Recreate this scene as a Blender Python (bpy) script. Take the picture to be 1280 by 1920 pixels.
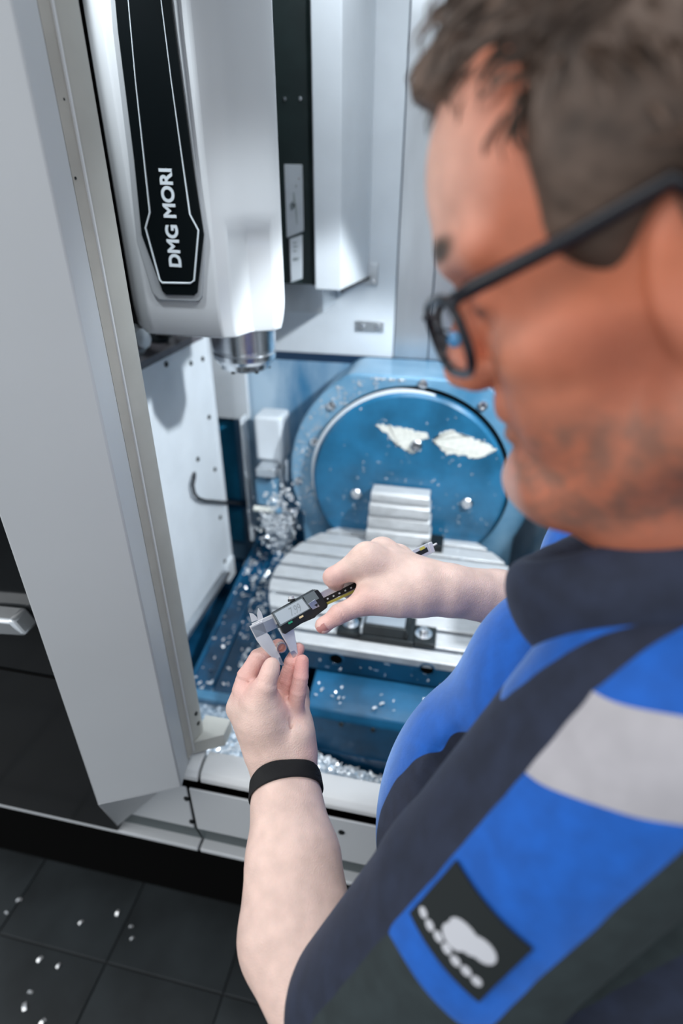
import bpy, bmesh, math, random
import numpy as np
from mathutils import Vector, Matrix

random.seed(7)
rng = np.random.default_rng(7)
for o in list(bpy.data.objects):
    bpy.data.objects.remove(o)
sc = bpy.context.scene
col = sc.collection

# ------------------------------------------------------------------ camera
FPX = 1050.0                                   # focal length in pixels of a 1280x1920 frame
PITCH, YAW, ROLL = math.radians(29.5), math.radians(-11.57), math.radians(-0.34)
CAM = np.array([0.0, 0.0, 1.62])
_f = np.array([math.sin(YAW) * math.cos(PITCH), math.cos(YAW) * math.cos(PITCH), -math.sin(PITCH)])
_r = np.array([math.cos(YAW), -math.sin(YAW), 0.0])
_d = np.cross(_f, _r)
_cr, _sr = math.cos(ROLL), math.sin(ROLL)
CM = np.array([_cr * _r + _sr * _d, -_sr * _r + _cr * _d, _f])      # rows: right, down, forward
cam_data = bpy.data.cameras.new('camera')
cam = bpy.data.objects.new('camera', cam_data)
col.objects.link(cam)
cam.matrix_world = Matrix([[CM[0][i], -CM[1][i], -CM[2][i], CAM[i]] for i in range(3)] + [[0, 0, 0, 1]])
cam_data.sensor_fit = 'VERTICAL'
cam_data.sensor_height = 36.0
cam_data.sensor_width = 24.0
cam_data.lens = FPX / 1920 * 36.0
cam_data.clip_start = 0.02
cam_data.dof.use_dof = True
cam_data.dof.focus_distance = 0.63
cam_data.dof.aperture_fstop = 2.4
sc.camera = cam

# ------------------------------------------------------------------ world, lights, exposure
world = bpy.data.worlds.new('workshop_air')
sc.world = world
world.use_nodes = True
wn = world.node_tree.nodes
wn['Background'].inputs[0].default_value = (0.80, 0.86, 0.92, 1)
wn['Background'].inputs[1].default_value = 0.70

def area(name, loc, target, size, power, color, shape='RECTANGLE', sy=None):
    l = bpy.data.lights.new(name, 'AREA')
    l.shape = shape
    l.size = size
    if sy: l.size_y = sy
    l.energy = power
    l.color = color
    o = bpy.data.objects.new(name, l)
    col.objects.link(o)
    o.location = loc
    o.rotation_euler = (Vector(target) - Vector(loc)).to_track_quat('-Z', 'Y').to_euler()
    return o

area('hall_ceiling_light', (-1.2, -1.2, 3.9), (-0.2, 0.6, 1.0), 2.4, 26, (1.0, 0.97, 0.93), sy=1.2)
area('hall_window_light', (-3.2, -1.2, 2.3), (0.0, 0.4, 1.2), 2.6, 30, (1.0, 0.98, 0.95), sy=1.8)  # added broad area light from the left, brightens face and belly
area('hall_ceiling_light', (1.8, -0.6, 3.9), (0.2, 0.5, 1.0), 2.0, 10, (1.0, 0.97, 0.93), sy=1.0)

def spot(name, loc, target, power, angle, color, blend=0.12, radius=0.03):
    l = bpy.data.lights.new(name, 'SPOT')
    l.energy = power
    l.spot_size = math.radians(angle)
    l.spot_blend = blend
    l.color = color
    l.shadow_soft_size = radius
    o = bpy.data.objects.new(name, l)
    col.objects.link(o)
    o.location = loc
    o.rotation_euler = (Vector(target) - Vector(loc)).to_track_quat('-Z', 'Y').to_euler()
    return o

spot('machine_lamp_light', (0.60, 0.84, 1.97), (-0.32, 1.22, 0.95), 78, 50, (0.88, 0.95, 1.0), 0.2, 0.035)
spot('machine_lamp_light', (-0.60, 0.66, 2.06), (-0.40, 0.88, 1.15), 11, 84, (0.88, 0.95, 1.0), 0.6, 0.035)
spot('machine_lamp_light', (-0.02, 0.66, 2.02), (-0.14, 0.82, 1.10), 9, 80, (0.88, 0.95, 1.0), 0.4, 0.035)
area('machine_roof_light', (-0.12, 1.15, 2.19), (-0.12, 1.15, 0.0), 0.8, 4, (0.88, 0.95, 1.0), sy=0.3)  # added fill under the roof, brightens the upper sheets

sc.view_settings.view_transform = 'Standard'
sc.view_settings.look = 'None'
sc.view_settings.gamma = 1.0
sc.view_settings.exposure = 0.38
sc.view_settings.use_curve_mapping = False

# ------------------------------------------------------------------ geometry helpers
def ray(px, py):
    return CM.T @ np.array([(px - 640) / FPX, (py - 960) / FPX, 1.0])
def D(px, py, d): return CAM + ray(px, py) * d                     # point at a camera depth
def onX(px, py, v): q = ray(px, py); return CAM + q * ((v - CAM[0]) / q[0])
def onY(px, py, v): q = ray(px, py); return CAM + q * ((v - CAM[1]) / q[1])
def onZ(px, py, v): q = ray(px, py); return CAM + q * ((v - CAM[2]) / q[2])
def onplane(px, py, p0, n): q = ray(px, py); return CAM + q * (np.dot(np.asarray(p0) - CAM, n) / np.dot(q, n))

def tag(o, label=None, cat=None, group=None, kind=None):
    if label: o['label'] = label
    if cat: o['category'] = cat
    if group: o['group'] = group
    if kind: o['kind'] = kind
    return o

def empty(name, loc, label, cat, group=None):
    o = bpy.data.objects.new(name, None)
    col.objects.link(o)
    o.location = loc
    o.empty_display_size = 0.05
    bpy.context.view_layer.update()
    return tag(o, label, cat, group)

def adopt(o, parent):
    if parent is not None:
        o.parent = parent
        o.matrix_parent_inverse = wmat(parent).inverted()

def wmat(o):
    m = o.matrix_basis.copy()
    if o.parent is not None:
        m = wmat(o.parent) @ o.matrix_parent_inverse @ m
    return m

class MB:
    """collects shapes in world coordinates; build() links them as one mesh object"""
    def __init__(self):
        self.v, self.f, self.mi = [], [], []
    def add(self, vs, fs, mi=0):
        n = len(self.v)
        self.v += [tuple(float(c) for c in p) for p in vs]
        self.f += [tuple(i + n for i in f) for f in fs]
        self.mi += [mi] * len(fs)
        return self
    def box(self, lo, hi, mi=0):
        x0, y0, z0 = lo; x1, y1, z1 = hi
        v = [(x0, y0, z0), (x1, y0, z0), (x1, y1, z0), (x0, y1, z0), (x0, y0, z1), (x1, y0, z1), (x1, y1, z1), (x0, y1, z1)]
        return self.add(v, [(0, 3, 2, 1), (4, 5, 6, 7), (0, 1, 5, 4), (1, 2, 6, 5), (2, 3, 7, 6), (3, 0, 4, 7)], mi)
    def obox(self, c, ax, half, mi=0):
        c = np.asarray(c, float); a, b, n = [np.asarray(t, float) for t in ax]
        vs = []
        for k in (-1, 1):
            for (i, j) in ((-1, -1), (1, -1), (1, 1), (-1, 1)):
                vs.append(c + a * half[0] * i + b * half[1] * j + n * half[2] * k)
        return self.add(vs, [(0, 3, 2, 1), (4, 5, 6, 7), (0, 1, 5, 4), (1, 2, 6, 5), (2, 3, 7, 6), (3, 0, 4, 7)], mi)
    def prism(self, poly, vec, mi=0):
        n = len(poly); vec = np.asarray(vec, float)
        a = [np.asarray(p, float) for p in poly]
        nrm = sum(np.cross(a[i] - a[0], a[(i + 1) % n] - a[0]) for i in range(1, n))
        if np.dot(nrm, vec) > 0: a = a[::-1]
        vs = a + [p + vec for p in a]
        fs = [tuple(range(n)), tuple(range(2 * n - 1, n - 1, -1))]
        for i in range(n):
            j = (i + 1) % n
            fs.append((j, i, i + n, j + n))
        return self.add(vs, fs, mi)
    def plan(self, poly, z0, z1, mi=0):
        return self.prism([(x, y, z0) for x, y in poly], (0, 0, z1 - z0), mi)
    def cyl(self, p0, p1, r0, r1=None, n=20, caps=True, mi=0):
        r1 = r0 if r1 is None else r1
        p0 = np.asarray(p0, float); p1 = np.asarray(p1, float)
        d = p1 - p0; d = d / np.linalg.norm(d)
        t = np.array([0, 0, 1.0]) if abs(d[2]) < 0.9 else np.array([1.0, 0, 0])
        u = np.cross(d, t); u /= np.linalg.norm(u); w = np.cross(d, u)
        vs = []
        for p, r in ((p0, r0), (p1, r1)):
            for i in range(n):
                a = 2 * math.pi * i / n
                vs.append(p + (u * math.cos(a) + w * math.sin(a)) * r)
        fs = [(i, (i + 1) % n, n + (i + 1) % n, n + i) for i in range(n)]
        if caps: fs += [tuple(range(n - 1, -1, -1)), tuple(range(n, 2 * n))]
        return self.add(vs, fs, mi)
    def lathe(self, prof, c, axis, n=48, mi=0):
        c = np.asarray(c, float); d = np.asarray(axis, float); d = d / np.linalg.norm(d)
        t = np.array([0, 0, 1.0]) if abs(d[2]) < 0.9 else np.array([1.0, 0, 0])
        u = np.cross(d, t); u /= np.linalg.norm(u); w = np.cross(d, u)
        vs, fs = [], []
        for (r, h) in prof:
            for i in range(n):
                a = 2 * math.pi * i / n
                vs.append(c + d * h + (u * math.cos(a) + w * math.sin(a)) * max(r, 1e-5))
        for k in range(len(prof) - 1):
            for i in range(n):
                j = (i + 1) % n
                fs.append((k * n + i, k * n + j, (k + 1) * n + j, (k + 1) * n + i))
        return self.add(vs, fs, mi)
    def tube(self, pts, r, n=8, closed=False, mi=0, flat=None):
        pts = [np.asarray(p, float) for p in pts]; m = len(pts)
        rr = r if hasattr(r, '__len__') else [r] * m
        vs, fs = [], []
        up = None
        for i, p in enumerate(pts):
            a = pts[i - 1] if (i or closed) else p
            b = pts[(i + 1) % m] if (i < m - 1 or closed) else p
            t = b - a; t = t / (np.linalg.norm(t) + 1e-12)
            if up is None:
                up = np.cross(t, [0.3, 0.2, 0.9]); up /= np.linalg.norm(up)
            up = up - t * np.dot(up, t); up /= np.linalg.norm(up)
            w = np.cross(t, up)
            for k in range(n):
                an = 2 * math.pi * k / n
                vs.append(p + (up * math.cos(an) + w * math.sin(an)) * rr[i])
        L = m if closed else m - 1
        for i in range(L):
            j = (i + 1) % m
            for k in range(n):
                k2 = (k + 1) % n
                fs.append((i * n + k, i * n + k2, j * n + k2, j * n + k))
        if not closed:
            fs += [tuple(range(n - 1, -1, -1)), tuple((m - 1) * n + k for k in range(n))]
        return self.add(vs, fs, mi)
    def build(self, name, mat, parent=None, smooth=35, bevel=0.0, seg=2, origin=None):
        me = bpy.data.meshes.new(name)
        me.from_pydata(self.v, [], self.f)
        mats = mat if isinstance(mat, (list, tuple)) else [mat]
        for m in mats: me.materials.append(m)
        if len(mats) > 1: me.polygons.foreach_set('material_index', self.mi)
        bm = bmesh.new(); bm.from_mesh(me)
        bmesh.ops.recalc_face_normals(bm, faces=bm.faces)
        bm.to_mesh(me); bm.free()
        o = bpy.data.objects.new(name, me)
        col.objects.link(o)
        if origin is None and self.v:
            a = np.array(self.v); origin = ((a[:, 0].min() + a[:, 0].max()) / 2, (a[:, 1].min() + a[:, 1].max()) / 2, a[:, 2].min())
        me.transform(Matrix.Translation(-Vector(origin)))
        o.location = origin
        if smooth:
            me.polygons.foreach_set('use_smooth', [True] * len(me.polygons))
            me.set_sharp_from_angle(angle=math.radians(smooth))
        if bevel:
            b = o.modifiers.new('bevel', 'BEVEL'); b.width = bevel; b.segments = seg; b.limit_method = 'ANGLE'; b.angle_limit = math.radians(30)
            b.harden_normals = False
        adopt(o, parent)
        return o

def struct(o, label=None, cat=None):
    o['kind'] = 'structure'
    if label: o['label'] = label
    if cat: o['category'] = cat
    return o

# ------------------------------------------------------------------ materials
def material(name, color, rough=0.5, metal=0.0, var=0.0, vscale=40, bump=0.0, bscale=200, spec=0.5, coat=0.0, stretch=None, color2=None, transmission=0, ior=1.45, sss=0, alpha=1):
    m = bpy.data.materials.new(name)
    m.use_nodes = True
    nt = m.node_tree; b = nt.nodes['Principled BSDF']
    b.inputs['Base Color'].default_value = (*color, 1)
    b.inputs['Roughness'].default_value = rough
    b.inputs['Metallic'].default_value = metal
    b.inputs['Specular IOR Level'].default_value = spec
    b.inputs['Coat Weight'].default_value = coat
    b.inputs['Coat Roughness'].default_value = 0.08
    b.inputs['Transmission Weight'].default_value = transmission
    b.inputs['IOR'].default_value = ior
    tc = nt.nodes.new('ShaderNodeTexCoord')
    mp = nt.nodes.new('ShaderNodeMapping')
    nt.links.new(tc.outputs['Object'], mp.inputs['Vector'])
    if stretch: mp.inputs['Scale'].default_value = stretch
    if var or color2:
        n = nt.nodes.new('ShaderNodeTexNoise'); n.inputs['Scale'].default_value = vscale; n.inputs['Detail'].default_value = 6
        nt.links.new(mp.outputs[0], n.inputs['Vector'])
        r = nt.nodes.new('ShaderNodeValToRGB')
        r.color_ramp.elements[0].position = 0.36; r.color_ramp.elements[1].position = 0.66
        c2 = color2 or tuple(min(1, c * (1 + var)) for c in color)
        r.color_ramp.elements[0].color = (*(tuple(c * (1 - var) for c in color) if not color2 else color), 1)
        r.color_ramp.elements[1].color = (*c2, 1)
        nt.links.new(n.outputs['Fac'], r.inputs['Fac'])
        nt.links.new(r.outputs['Color'], b.inputs['Base Color'])
    if bump:
        n2 = nt.nodes.new('ShaderNodeTexNoise'); n2.inputs['Scale'].default_value = bscale; n2.inputs['Detail'].default_value = 4
        nt.links.new(mp.outputs[0], n2.inputs['Vector'])
        bp = nt.nodes.new('ShaderNodeBump'); bp.inputs['Strength'].default_value = bump; bp.inputs['Distance'].default_value = 0.002
        nt.links.new(n2.outputs['Fac'], bp.inputs['Height'])
        nt.links.new(bp.outputs['Normal'], b.inputs['Normal'])
    return m

M = {}
M['white'] = material('white_powder_coat', (0.62, 0.63, 0.64), 0.38, var=0.03, vscale=8, bump=0.04, bscale=900)
M['door'] = material('light_grey_door_paint', (0.50, 0.52, 0.54), 0.42, var=0.02, vscale=5, bump=0.05, bscale=1200)
M['bandpaint'] = material('dark_grey_band_paint', (0.075, 0.095, 0.10), 0.45, var=0.05, vscale=20)  # lower band is darker than the fascia above it
M['platewhite'] = material('printed_plate_grey', (0.50, 0.54, 0.58), 0.4, var=0.04, vscale=30)
M['beige'] = material('beige_seal_paint', (0.40, 0.385, 0.35), 0.5, var=0.05, vscale=30)
M['rail'] = material('grey_rail_paint', (0.43, 0.43, 0.40), 0.45, var=0.04, vscale=20)
M['interior'] = material('interior_white_sheet', (0.66, 0.70, 0.74), 0.33, var=0.04, vscale=9, bump=0.03, bscale=60)
M['blackglass'] = material('black_glass', (0.006, 0.007, 0.008), 0.10, spec=0.5)
M['black'] = material('black_gap', (0.003, 0.003, 0.003), 0.8, spec=0.05)
M['darkpanel'] = material('dark_green_black_panel', (0.016, 0.026, 0.026), 0.35, var=0.15, vscale=20)
M['headwhite'] = material('spindle_cover_white_gloss', (0.60, 0.62, 0.64), 0.22, var=0.02, vscale=6, coat=0.3)
M['border'] = material('silver_border', (0.42, 0.44, 0.46), 0.35, metal=0.2)
M['badge'] = material('badge_black_gloss', (0.004, 0.006, 0.007), 0.22)
M['print'] = material('white_print', (0.72, 0.78, 0.82), 0.45)
M['steel'] = material('brushed_steel', (0.74, 0.76, 0.79), 0.22, metal=1.0, var=0.08, vscale=40, stretch=(1, 1, 30), bump=0.03, bscale=300)
M['stainless'] = material('stainless_sheet', (0.60, 0.63, 0.66), 0.28, metal=0.85, var=0.10, vscale=12, stretch=(1, 1, 0.2))
M['table'] = material('table_ground_steel', (0.56, 0.57, 0.58), 0.42, metal=0.35, var=0.12, vscale=30, stretch=(1, 14, 1), bump=0.06, bscale=220)
M['blue'] = material('blue_machine_casting', (0.008, 0.078, 0.165), 0.36, var=0.35, vscale=9, bump=0.10, bscale=60, spec=0.35, coat=0.08)  # dark grey castings: the cool cast of light is put into this blue
M['blueface'] = material('blue_bearing_plate', (0.016, 0.125, 0.245), 0.30, var=0.30, vscale=9, bump=0.10, bscale=60, coat=0.25)
M['bluewall'] = material('wet_blue_stained_sheet', (0.040, 0.19, 0.36), 0.25, color2=(0.46, 0.60, 0.72), vscale=7, stretch=(1, 1, 0.35), bump=0.15, bscale=70, coat=0.3)
M['bluedeep'] = material('deep_blue_steel_chute', (0.005, 0.055, 0.125), 0.22, var=0.4, vscale=10, bump=0.10, bscale=50, coat=0.3)
M['bluemid'] = material('mid_blue_sheet', (0.02, 0.20, 0.36), 0.3, var=0.25, vscale=10, coat=0.3)
M['bluelight'] = material('light_blue_housing', (0.06, 0.20, 0.34), 0.28, color2=(0.20, 0.37, 0.52), vscale=6, bump=0.08, bscale=40, coat=0.3)
M['navygap'] = material('dark_blue_gasket', (0.008, 0.03, 0.07), 0.35)
M['chip'] = material('bright_aluminium_chips', (0.86, 0.89, 0.92), 0.20, metal=0.55)
M['chipbed'] = material('chip_bed', (0.16, 0.24, 0.32), 0.35, metal=0.3, color2=(0.62, 0.68, 0.74), vscale=110, bump=0.9, bscale=160)
M['clamp'] = material('black_oxide_steel', (0.012, 0.016, 0.018), 0.32, var=0.2, vscale=40, metal=0.3)
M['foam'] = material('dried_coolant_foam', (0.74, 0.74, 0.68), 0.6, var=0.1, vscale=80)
M['tile'] = material('dark_slate_floor_tile', (0.019, 0.024, 0.027), 0.42, var=0.35, vscale=5, bump=0.08, bscale=60)
M['grout'] = material('dark_grout', (0.011, 0.014, 0.016), 0.6)
M['cable'] = material('black_rubber_cable', (0.012, 0.014, 0.018), 0.45)
M['railgrey'] = material('dark_purple_grey_rail', (0.09, 0.085, 0.095), 0.4, var=0.2, vscale=25)
M['calsteel'] = material('satin_caliper_steel', (0.78, 0.78, 0.79), 0.34, metal=0.55, var=0.05, vscale=60, stretch=(1, 1, 1))
M['calblack'] = material('black_caliper_plastic', (0.012, 0.014, 0.015), 0.38, bump=0.05, bscale=900)
M['calgrey'] = material('dark_grey_bezel', (0.16, 0.19, 0.20), 0.35)
M['lcd'] = material('lcd_grey_glass', (0.52, 0.58, 0.61), 0.18)
M['lcdink'] = material('lcd_digit', (0.33, 0.37, 0.38), 0.4)
M['yellow'] = material('yellow_scale_print', (0.52, 0.47, 0.10), 0.4)
M['green'] = material('green_button', (0.03, 0.30, 0.17), 0.4)
M['orange'] = material('cream_button', (0.80, 0.62, 0.36), 0.4)
M['ringmetal'] = material('pale_bronze_ring', (0.72, 0.55, 0.50), 0.25, metal=0.8)
M['frame'] = material('black_acetate_frame', (0.006, 0.007, 0.012), 0.22)
M['nosepad'] = material('blue_clear_nose_pad', (0.10, 0.32, 0.62), 0.2)
M['glass'] = material('clear_lens', (1, 1, 1), 0.0, transmission=1.0, ior=1.02)
M['band'] = material('black_woven_band', (0.010, 0.010, 0.011), 0.65)
M['shirtblue'] = material('royal_blue_polo_cloth', (0.003, 0.092, 0.43), 0.75, var=0.12, vscale=60, bump=0.25, bscale=900)
M['navy'] = material('navy_polo_cloth', (0.014, 0.020, 0.042), 0.8, var=0.2, vscale=60, bump=0.3, bscale=900)
M['shirtgrey'] = material('grey_reflective_tape', (0.40, 0.385, 0.41), 0.6, var=0.05, vscale=60, bump=0.1, bscale=900)
M['shirtdark'] = material('dark_grey_green_cloth', (0.020, 0.030, 0.033), 0.8, var=0.15, vscale=60, bump=0.25, bscale=900)
for k_, t_ in (('shirtblue', (0.45, 0.65, 1.0)), ('navy', (0.4, 0.5, 0.7))):
    b_ = M[k_].node_tree.nodes['Principled BSDF']; b_.inputs['Sheen Weight'].default_value = 0.9 if k_ == 'shirtblue' else 0.15; b_.inputs['Sheen Roughness'].default_value = 0.35; b_.inputs['Sheen Tint'].default_value = (*t_, 1)
M['patch'] = material('black_patch_cloth', (0.006, 0.010, 0.011), 0.8)
M['logo'] = material('white_patch_print', (0.50, 0.51, 0.55), 0.8)
M['trouser'] = material('dark_work_trouser_cloth', (0.015, 0.018, 0.024), 0.85, bump=0.3, bscale=700)
M['shoe'] = material('black_work_shoe_leather', (0.012, 0.012, 0.013), 0.5)
M['hair'] = material('brown_grey_hair', (0.040, 0.024, 0.016), 0.55, color2=(0.15, 0.10, 0.075), vscale=70, bump=0.3, bscale=200, stretch=(0.3, 1, 0.7))
M['eye'] = material('eye_white', (0.7, 0.68, 0.66), 0.15)
M['iris'] = material('grey_blue_iris', (0.05, 0.08, 0.10), 0.1)
# woven wristband: diagonal weave as relief
nt = M['band'].node_tree
wv = nt.nodes.new('ShaderNodeTexWave'); wv.inputs['Scale'].default_value = 420; wv.bands_direction = 'DIAGONAL'
bp = nt.nodes.new('ShaderNodeBump'); bp.inputs['Strength'].default_value = 0.8; bp.inputs['Distance'].default_value = 0.001
tcn = [n for n in nt.nodes if n.type == 'TEX_COORD'][0]
nt.links.new(tcn.outputs['Object'], wv.inputs['Vector']); nt.links.new(wv.outputs['Fac'], bp.inputs['Height'])
nt.links.new(bp.outputs['Normal'], nt.nodes['Principled BSDF'].inputs['Normal'])

def skin_material():
    m = bpy.data.materials.new('skin'); m.use_nodes = True
    nt = m.node_tree; b = nt.nodes['Principled BSDF']
    at = nt.nodes.new('ShaderNodeAttribute'); at.attribute_name = 'Col'
    tc = nt.nodes.new('ShaderNodeTexCoord')
    n = nt.nodes.new('ShaderNodeTexNoise'); n.inputs['Scale'].default_value = 55; n.inputs['Detail'].default_value = 5
    nt.links.new(tc.outputs['Object'], n.inputs['Vector'])
    mr = nt.nodes.new('ShaderNodeMapRange'); mr.inputs[1].default_value = 0.3; mr.inputs[2].default_value = 0.7; mr.inputs[3].default_value = 0.90; mr.inputs[4].default_value = 1.06
    nt.links.new(n.outputs['Fac'], mr.inputs[0])
    mx = nt.nodes.new('ShaderNodeMix'); mx.data_type = 'RGBA'; mx.blend_type = 'MULTIPLY'; mx.inputs[0].default_value = 1.0
    nt.links.new(at.outputs['Color'], mx.inputs[6]); nt.links.new(mr.outputs[0], mx.inputs[7])
    nt.links.new(mx.outputs[2], b.inputs['Base Color'])
    b.inputs['Roughness'].default_value = 0.48
    b.inputs['Specular IOR Level'].default_value = 0.4
    b.inputs['Subsurface Weight'].default_value = 0.12
    b.inputs['Subsurface Radius'].default_value = (0.006, 0.002, 0.001)
    b.inputs['Subsurface Scale'].default_value = 1.0
    v = nt.nodes.new('ShaderNodeTexNoise'); v.inputs['Scale'].default_value = 420; v.inputs['Detail'].default_value = 3
    nt.links.new(tc.outputs['Object'], v.inputs['Vector'])
    n3 = nt.nodes.new('ShaderNodeTexVoronoi'); n3.inputs['Scale'].default_value = 700
    nt.links.new(tc.outputs['Object'], n3.inputs['Vector'])
    ad = nt.nodes.new('ShaderNodeMath'); ad.operation = 'ADD'
    nt.links.new(v.outputs['Fac'], ad.inputs[0]); nt.links.new(n3.outputs['Distance'], ad.inputs[1])
    bp = nt.nodes.new('ShaderNodeBump'); bp.inputs['Strength'].default_value = 0.26; bp.inputs['Distance'].default_value = 0.001
    nt.links.new(ad.outputs[0], bp.inputs['Height']); nt.links.new(bp.outputs['Normal'], b.inputs['Normal'])
    return m
M['skin'] = skin_material()

# ================================================================== SETTING: floor
fl = MB().box((-3.0, -3.0, -0.06), (3.0, 3.0, -0.004)).build('floor', M['grout'])
struct(fl, 'dark grey workshop floor of large square tiles')
TS = 0.30
tile_mesh = None
for i in range(-5, 6):
    for j in range(-7, 1):
        x0, y0 = -0.68 + i * TS, 0.515 + j * TS
        if tile_mesh is None:
            t = MB().box((x0 + 0.0015, y0 + 0.0015, -0.004), (x0 + TS - 0.0015, y0 + TS - 0.0015, 0.0)).build('floor_tile', M['tile'], fl, smooth=0, bevel=0.0015, seg=1)
            tile_mesh = t.data
            tile_bev = t
        else:
            t = tile_bev.copy(); col.objects.link(t)
            t.location = (x0 + TS / 2, y0 + TS / 2, -0.004)

# ================================================================== MILLING MACHINE
mach = empty('milling_machine', (-0.1, 0.9, 0.0), 'white enclosed milling machine with the sliding door pushed open on the left', 'machine')
MB().box((-1.3, 0.70, 0.0), (1.3, 1.95, 0.46)).build('machine_base', M['black'], mach)
# front apron
for (xa, xb) in ((-0.5535, -0.3885), (-0.3835, 1.3)):
    fp = MB().prism([(xa, 0.55, 0.712), (xa, 0.55, 0.592), (xa, 0.5545, 0.592), (xa, 0.5545, 0.712)], (xb - xa, 0, 0)).build('fascia_panel', M['door'], mach, bevel=0.003)
    if xa > -1:
        for (px, py) in ((350, 1497), (360, 1540), (640, 1560)):
            p = onY(px, py, 0.55)
            MB().lathe([(0.0055, 0), (0.0055, 0.0015), (0.0035, 0.003), (0.002, 0.001), (0, 0.001)], (p[0], 0.55, p[2]), (0, -1, 0), 16).build('screw', M['clamp'], fp)
    if xa < -0.5: xa = -1.3
    MB().prism([(xa, 0.552, 0.5925), (xa, 0.566, 0.5335), (xa, 0.59, 0.5335), (xa, 0.59, 0.5925)], (xb - xa, 0, 0)).build('lower_band', M['bandpaint'], mach)
    MB().prism([(xa, 0.546, 0.534), (xa, 0.546, 0.524), (xa, 0.60, 0.518), (xa, 0.60, 0.534)], (xb - xa, 0, 0)).build('bottom_lip', M['door'], mach, bevel=0.002)
MB().box((-1.3, 0.578, 0.46), (1.3, 0.590, 0.742)).build('front_beam', M['black'], mach)
for (xa, xb) in ((-1.3, -0.3625), (-0.3575, 1.3)):
    MB().prism([(xa, 0.549, 0.737), (xa, 0.549, 0.748), (xa, 0.556, 0.757), (xa, 0.572, 0.763), (xa, 0.594, 0.764), (xa, 0.594, 0.739), (xa, 0.56, 0.739)], (xb - xa, 0, 0)).build('sill_plank', M['white'], mach, bevel=0.002)
# black glazed side front with a grey bar
wd = MB().box((-1.3, 0.545, 0.536), (-0.5545, 0.566, 2.2)).box((-0.5545, 0.566, 0.72), (-0.495, 0.578, 2.2)).build('side_window', M['blackglass'], mach)
p = onY(0, 1252, 0.545)
MB().box((-1.3, 0.543, p[2] - 0.002), (-0.556, 0.546, p[2] + 0.002)).build('window_seam', M['black'], wd)
h0, h1 = onY(-60, 1165, 0.515), onY(47, 1185, 0.515)
MB().prism([(h0[0], 0.512, h0[2] + 0.012), (h1[0] - 0.015, 0.512, h1[2] + 0.020), (h1[0], 0.512, h1[2] - 0.008), (h0[0], 0.512, h0[2] - 0.022)], (0, 0.034, 0)).build('handle', M['stainless'], wd, bevel=0.006, seg=3)  # plain light grey bar before the black front

# sliding door, pushed to the left
door = MB().plan([(-0.485, 0.455), (-0.368, 0.51), (-0.3785, 0.558), (-0.395, 0.572), (-0.50, 0.558)], 0.777, 2.2).build('door', M['door'], mach, bevel=0.0025)
tag(door, 'angled light grey sliding door leaf')
A_, B_ = np.array((-0.485, 0.455, 0.777)), np.array((-0.368, 0.51, 0.777))
C_ = np.array((-0.553, 0.5465, 0.548)); D_ = np.array((-0.402, 0.549, 0.742))
E_, F_ = np.array((-0.50, 0.558, 0.777)), np.array((-0.379, 0.558, 0.777))
MB().add([A_, B_, C_, D_, E_, F_], [(0, 2, 3, 1), (0, 4, 2), (1, 3, 5), (0, 1, 5, 4), (2, 4, 5, 3)]).build('door_skirt', M['door'], door, bevel=0.0015)
MB().plan([(-0.3785, 0.558), (-0.3765, 0.5735), (-0.40, 0.576), (-0.40, 0.562)], 0.782, 2.2).build('door_seal', M['beige'], door)
MB().plan([(-0.3775, 0.5735), (-0.3748, 0.5738), (-0.3748, 0.5765), (-0.3775, 0.5765)], 0.782, 2.2).build('seal_lip', M['white'], door)
rail = MB().plan([(-0.379, 0.5765), (-0.3755, 0.582), (-0.3725, 0.59), (-0.370, 0.600), (-0.370, 0.6065), (-0.40, 0.6065), (-0.40, 0.5765)], 0.80, 2.2).build('door_rail', M['rail'], door, smooth=60)
for (px, py) in ((368, 1338), (372, 1356)):
    p = onX(px, py, -0.3705)
    MB().cyl((-0.374, p[1], p[2]), (-0.3692, p[1], p[2]), 0.0035, n=12).build('screw', M['clamp'], rail)
bk = MB().prism([(-0.381, 0.578, 0.768), (-0.332, 0.606, 0.768), (-0.332, 0.640, 0.768), (-0.381, 0.640, 0.768)], (0, 0, 0.030)).build('door_foot', M['rail'], door, bevel=0.0015)
# small dark screws on seal
for (px, py) in ((100, 61), (120, 186), (142, 334)):
    p = onX(px, py, -0.3775)
    MB().lathe([(0.0014, 0), (0.0012, 0.0006), (0, 0.0008)], (p[0] - 0.0003, p[1], p[2]), (1, -0.13, 0), 10).build('rivet', M['clamp'], door)
# roof, header and closing walls (they keep the hall light out)
MB().box((-1.3, 0.58, 2.2), (1.3, 1.95, 2.23)).build('roof_panel', M['white'], mach)
MB().box((-1.3, 0.56, 2.10), (1.3, 0.60, 2.2)).build('door_header', M['white'], mach)
MB().box((-1.3, 1.72, 0.46), (1.3, 1.76, 2.2)).build('rear_panel', M['white'], mach)
MB().box((-1.30, 0.58, 0.46), (-1.27, 1.72, 2.2)).build('side_panel', M['white'], mach)
MB().box((1.27, 0.58, 0.46), (1.30, 1.72, 2.2)).build('side_panel', M['white'], mach)
# right closing panel of the opening (behind the operator)
MB().plan([(0.62, 0.55), (1.3, 0.55), (1.3, 0.58), (0.62, 0.58)], 0.764, 2.2).build('front_panel', M['door'], mach, bevel=0.003)

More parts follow.
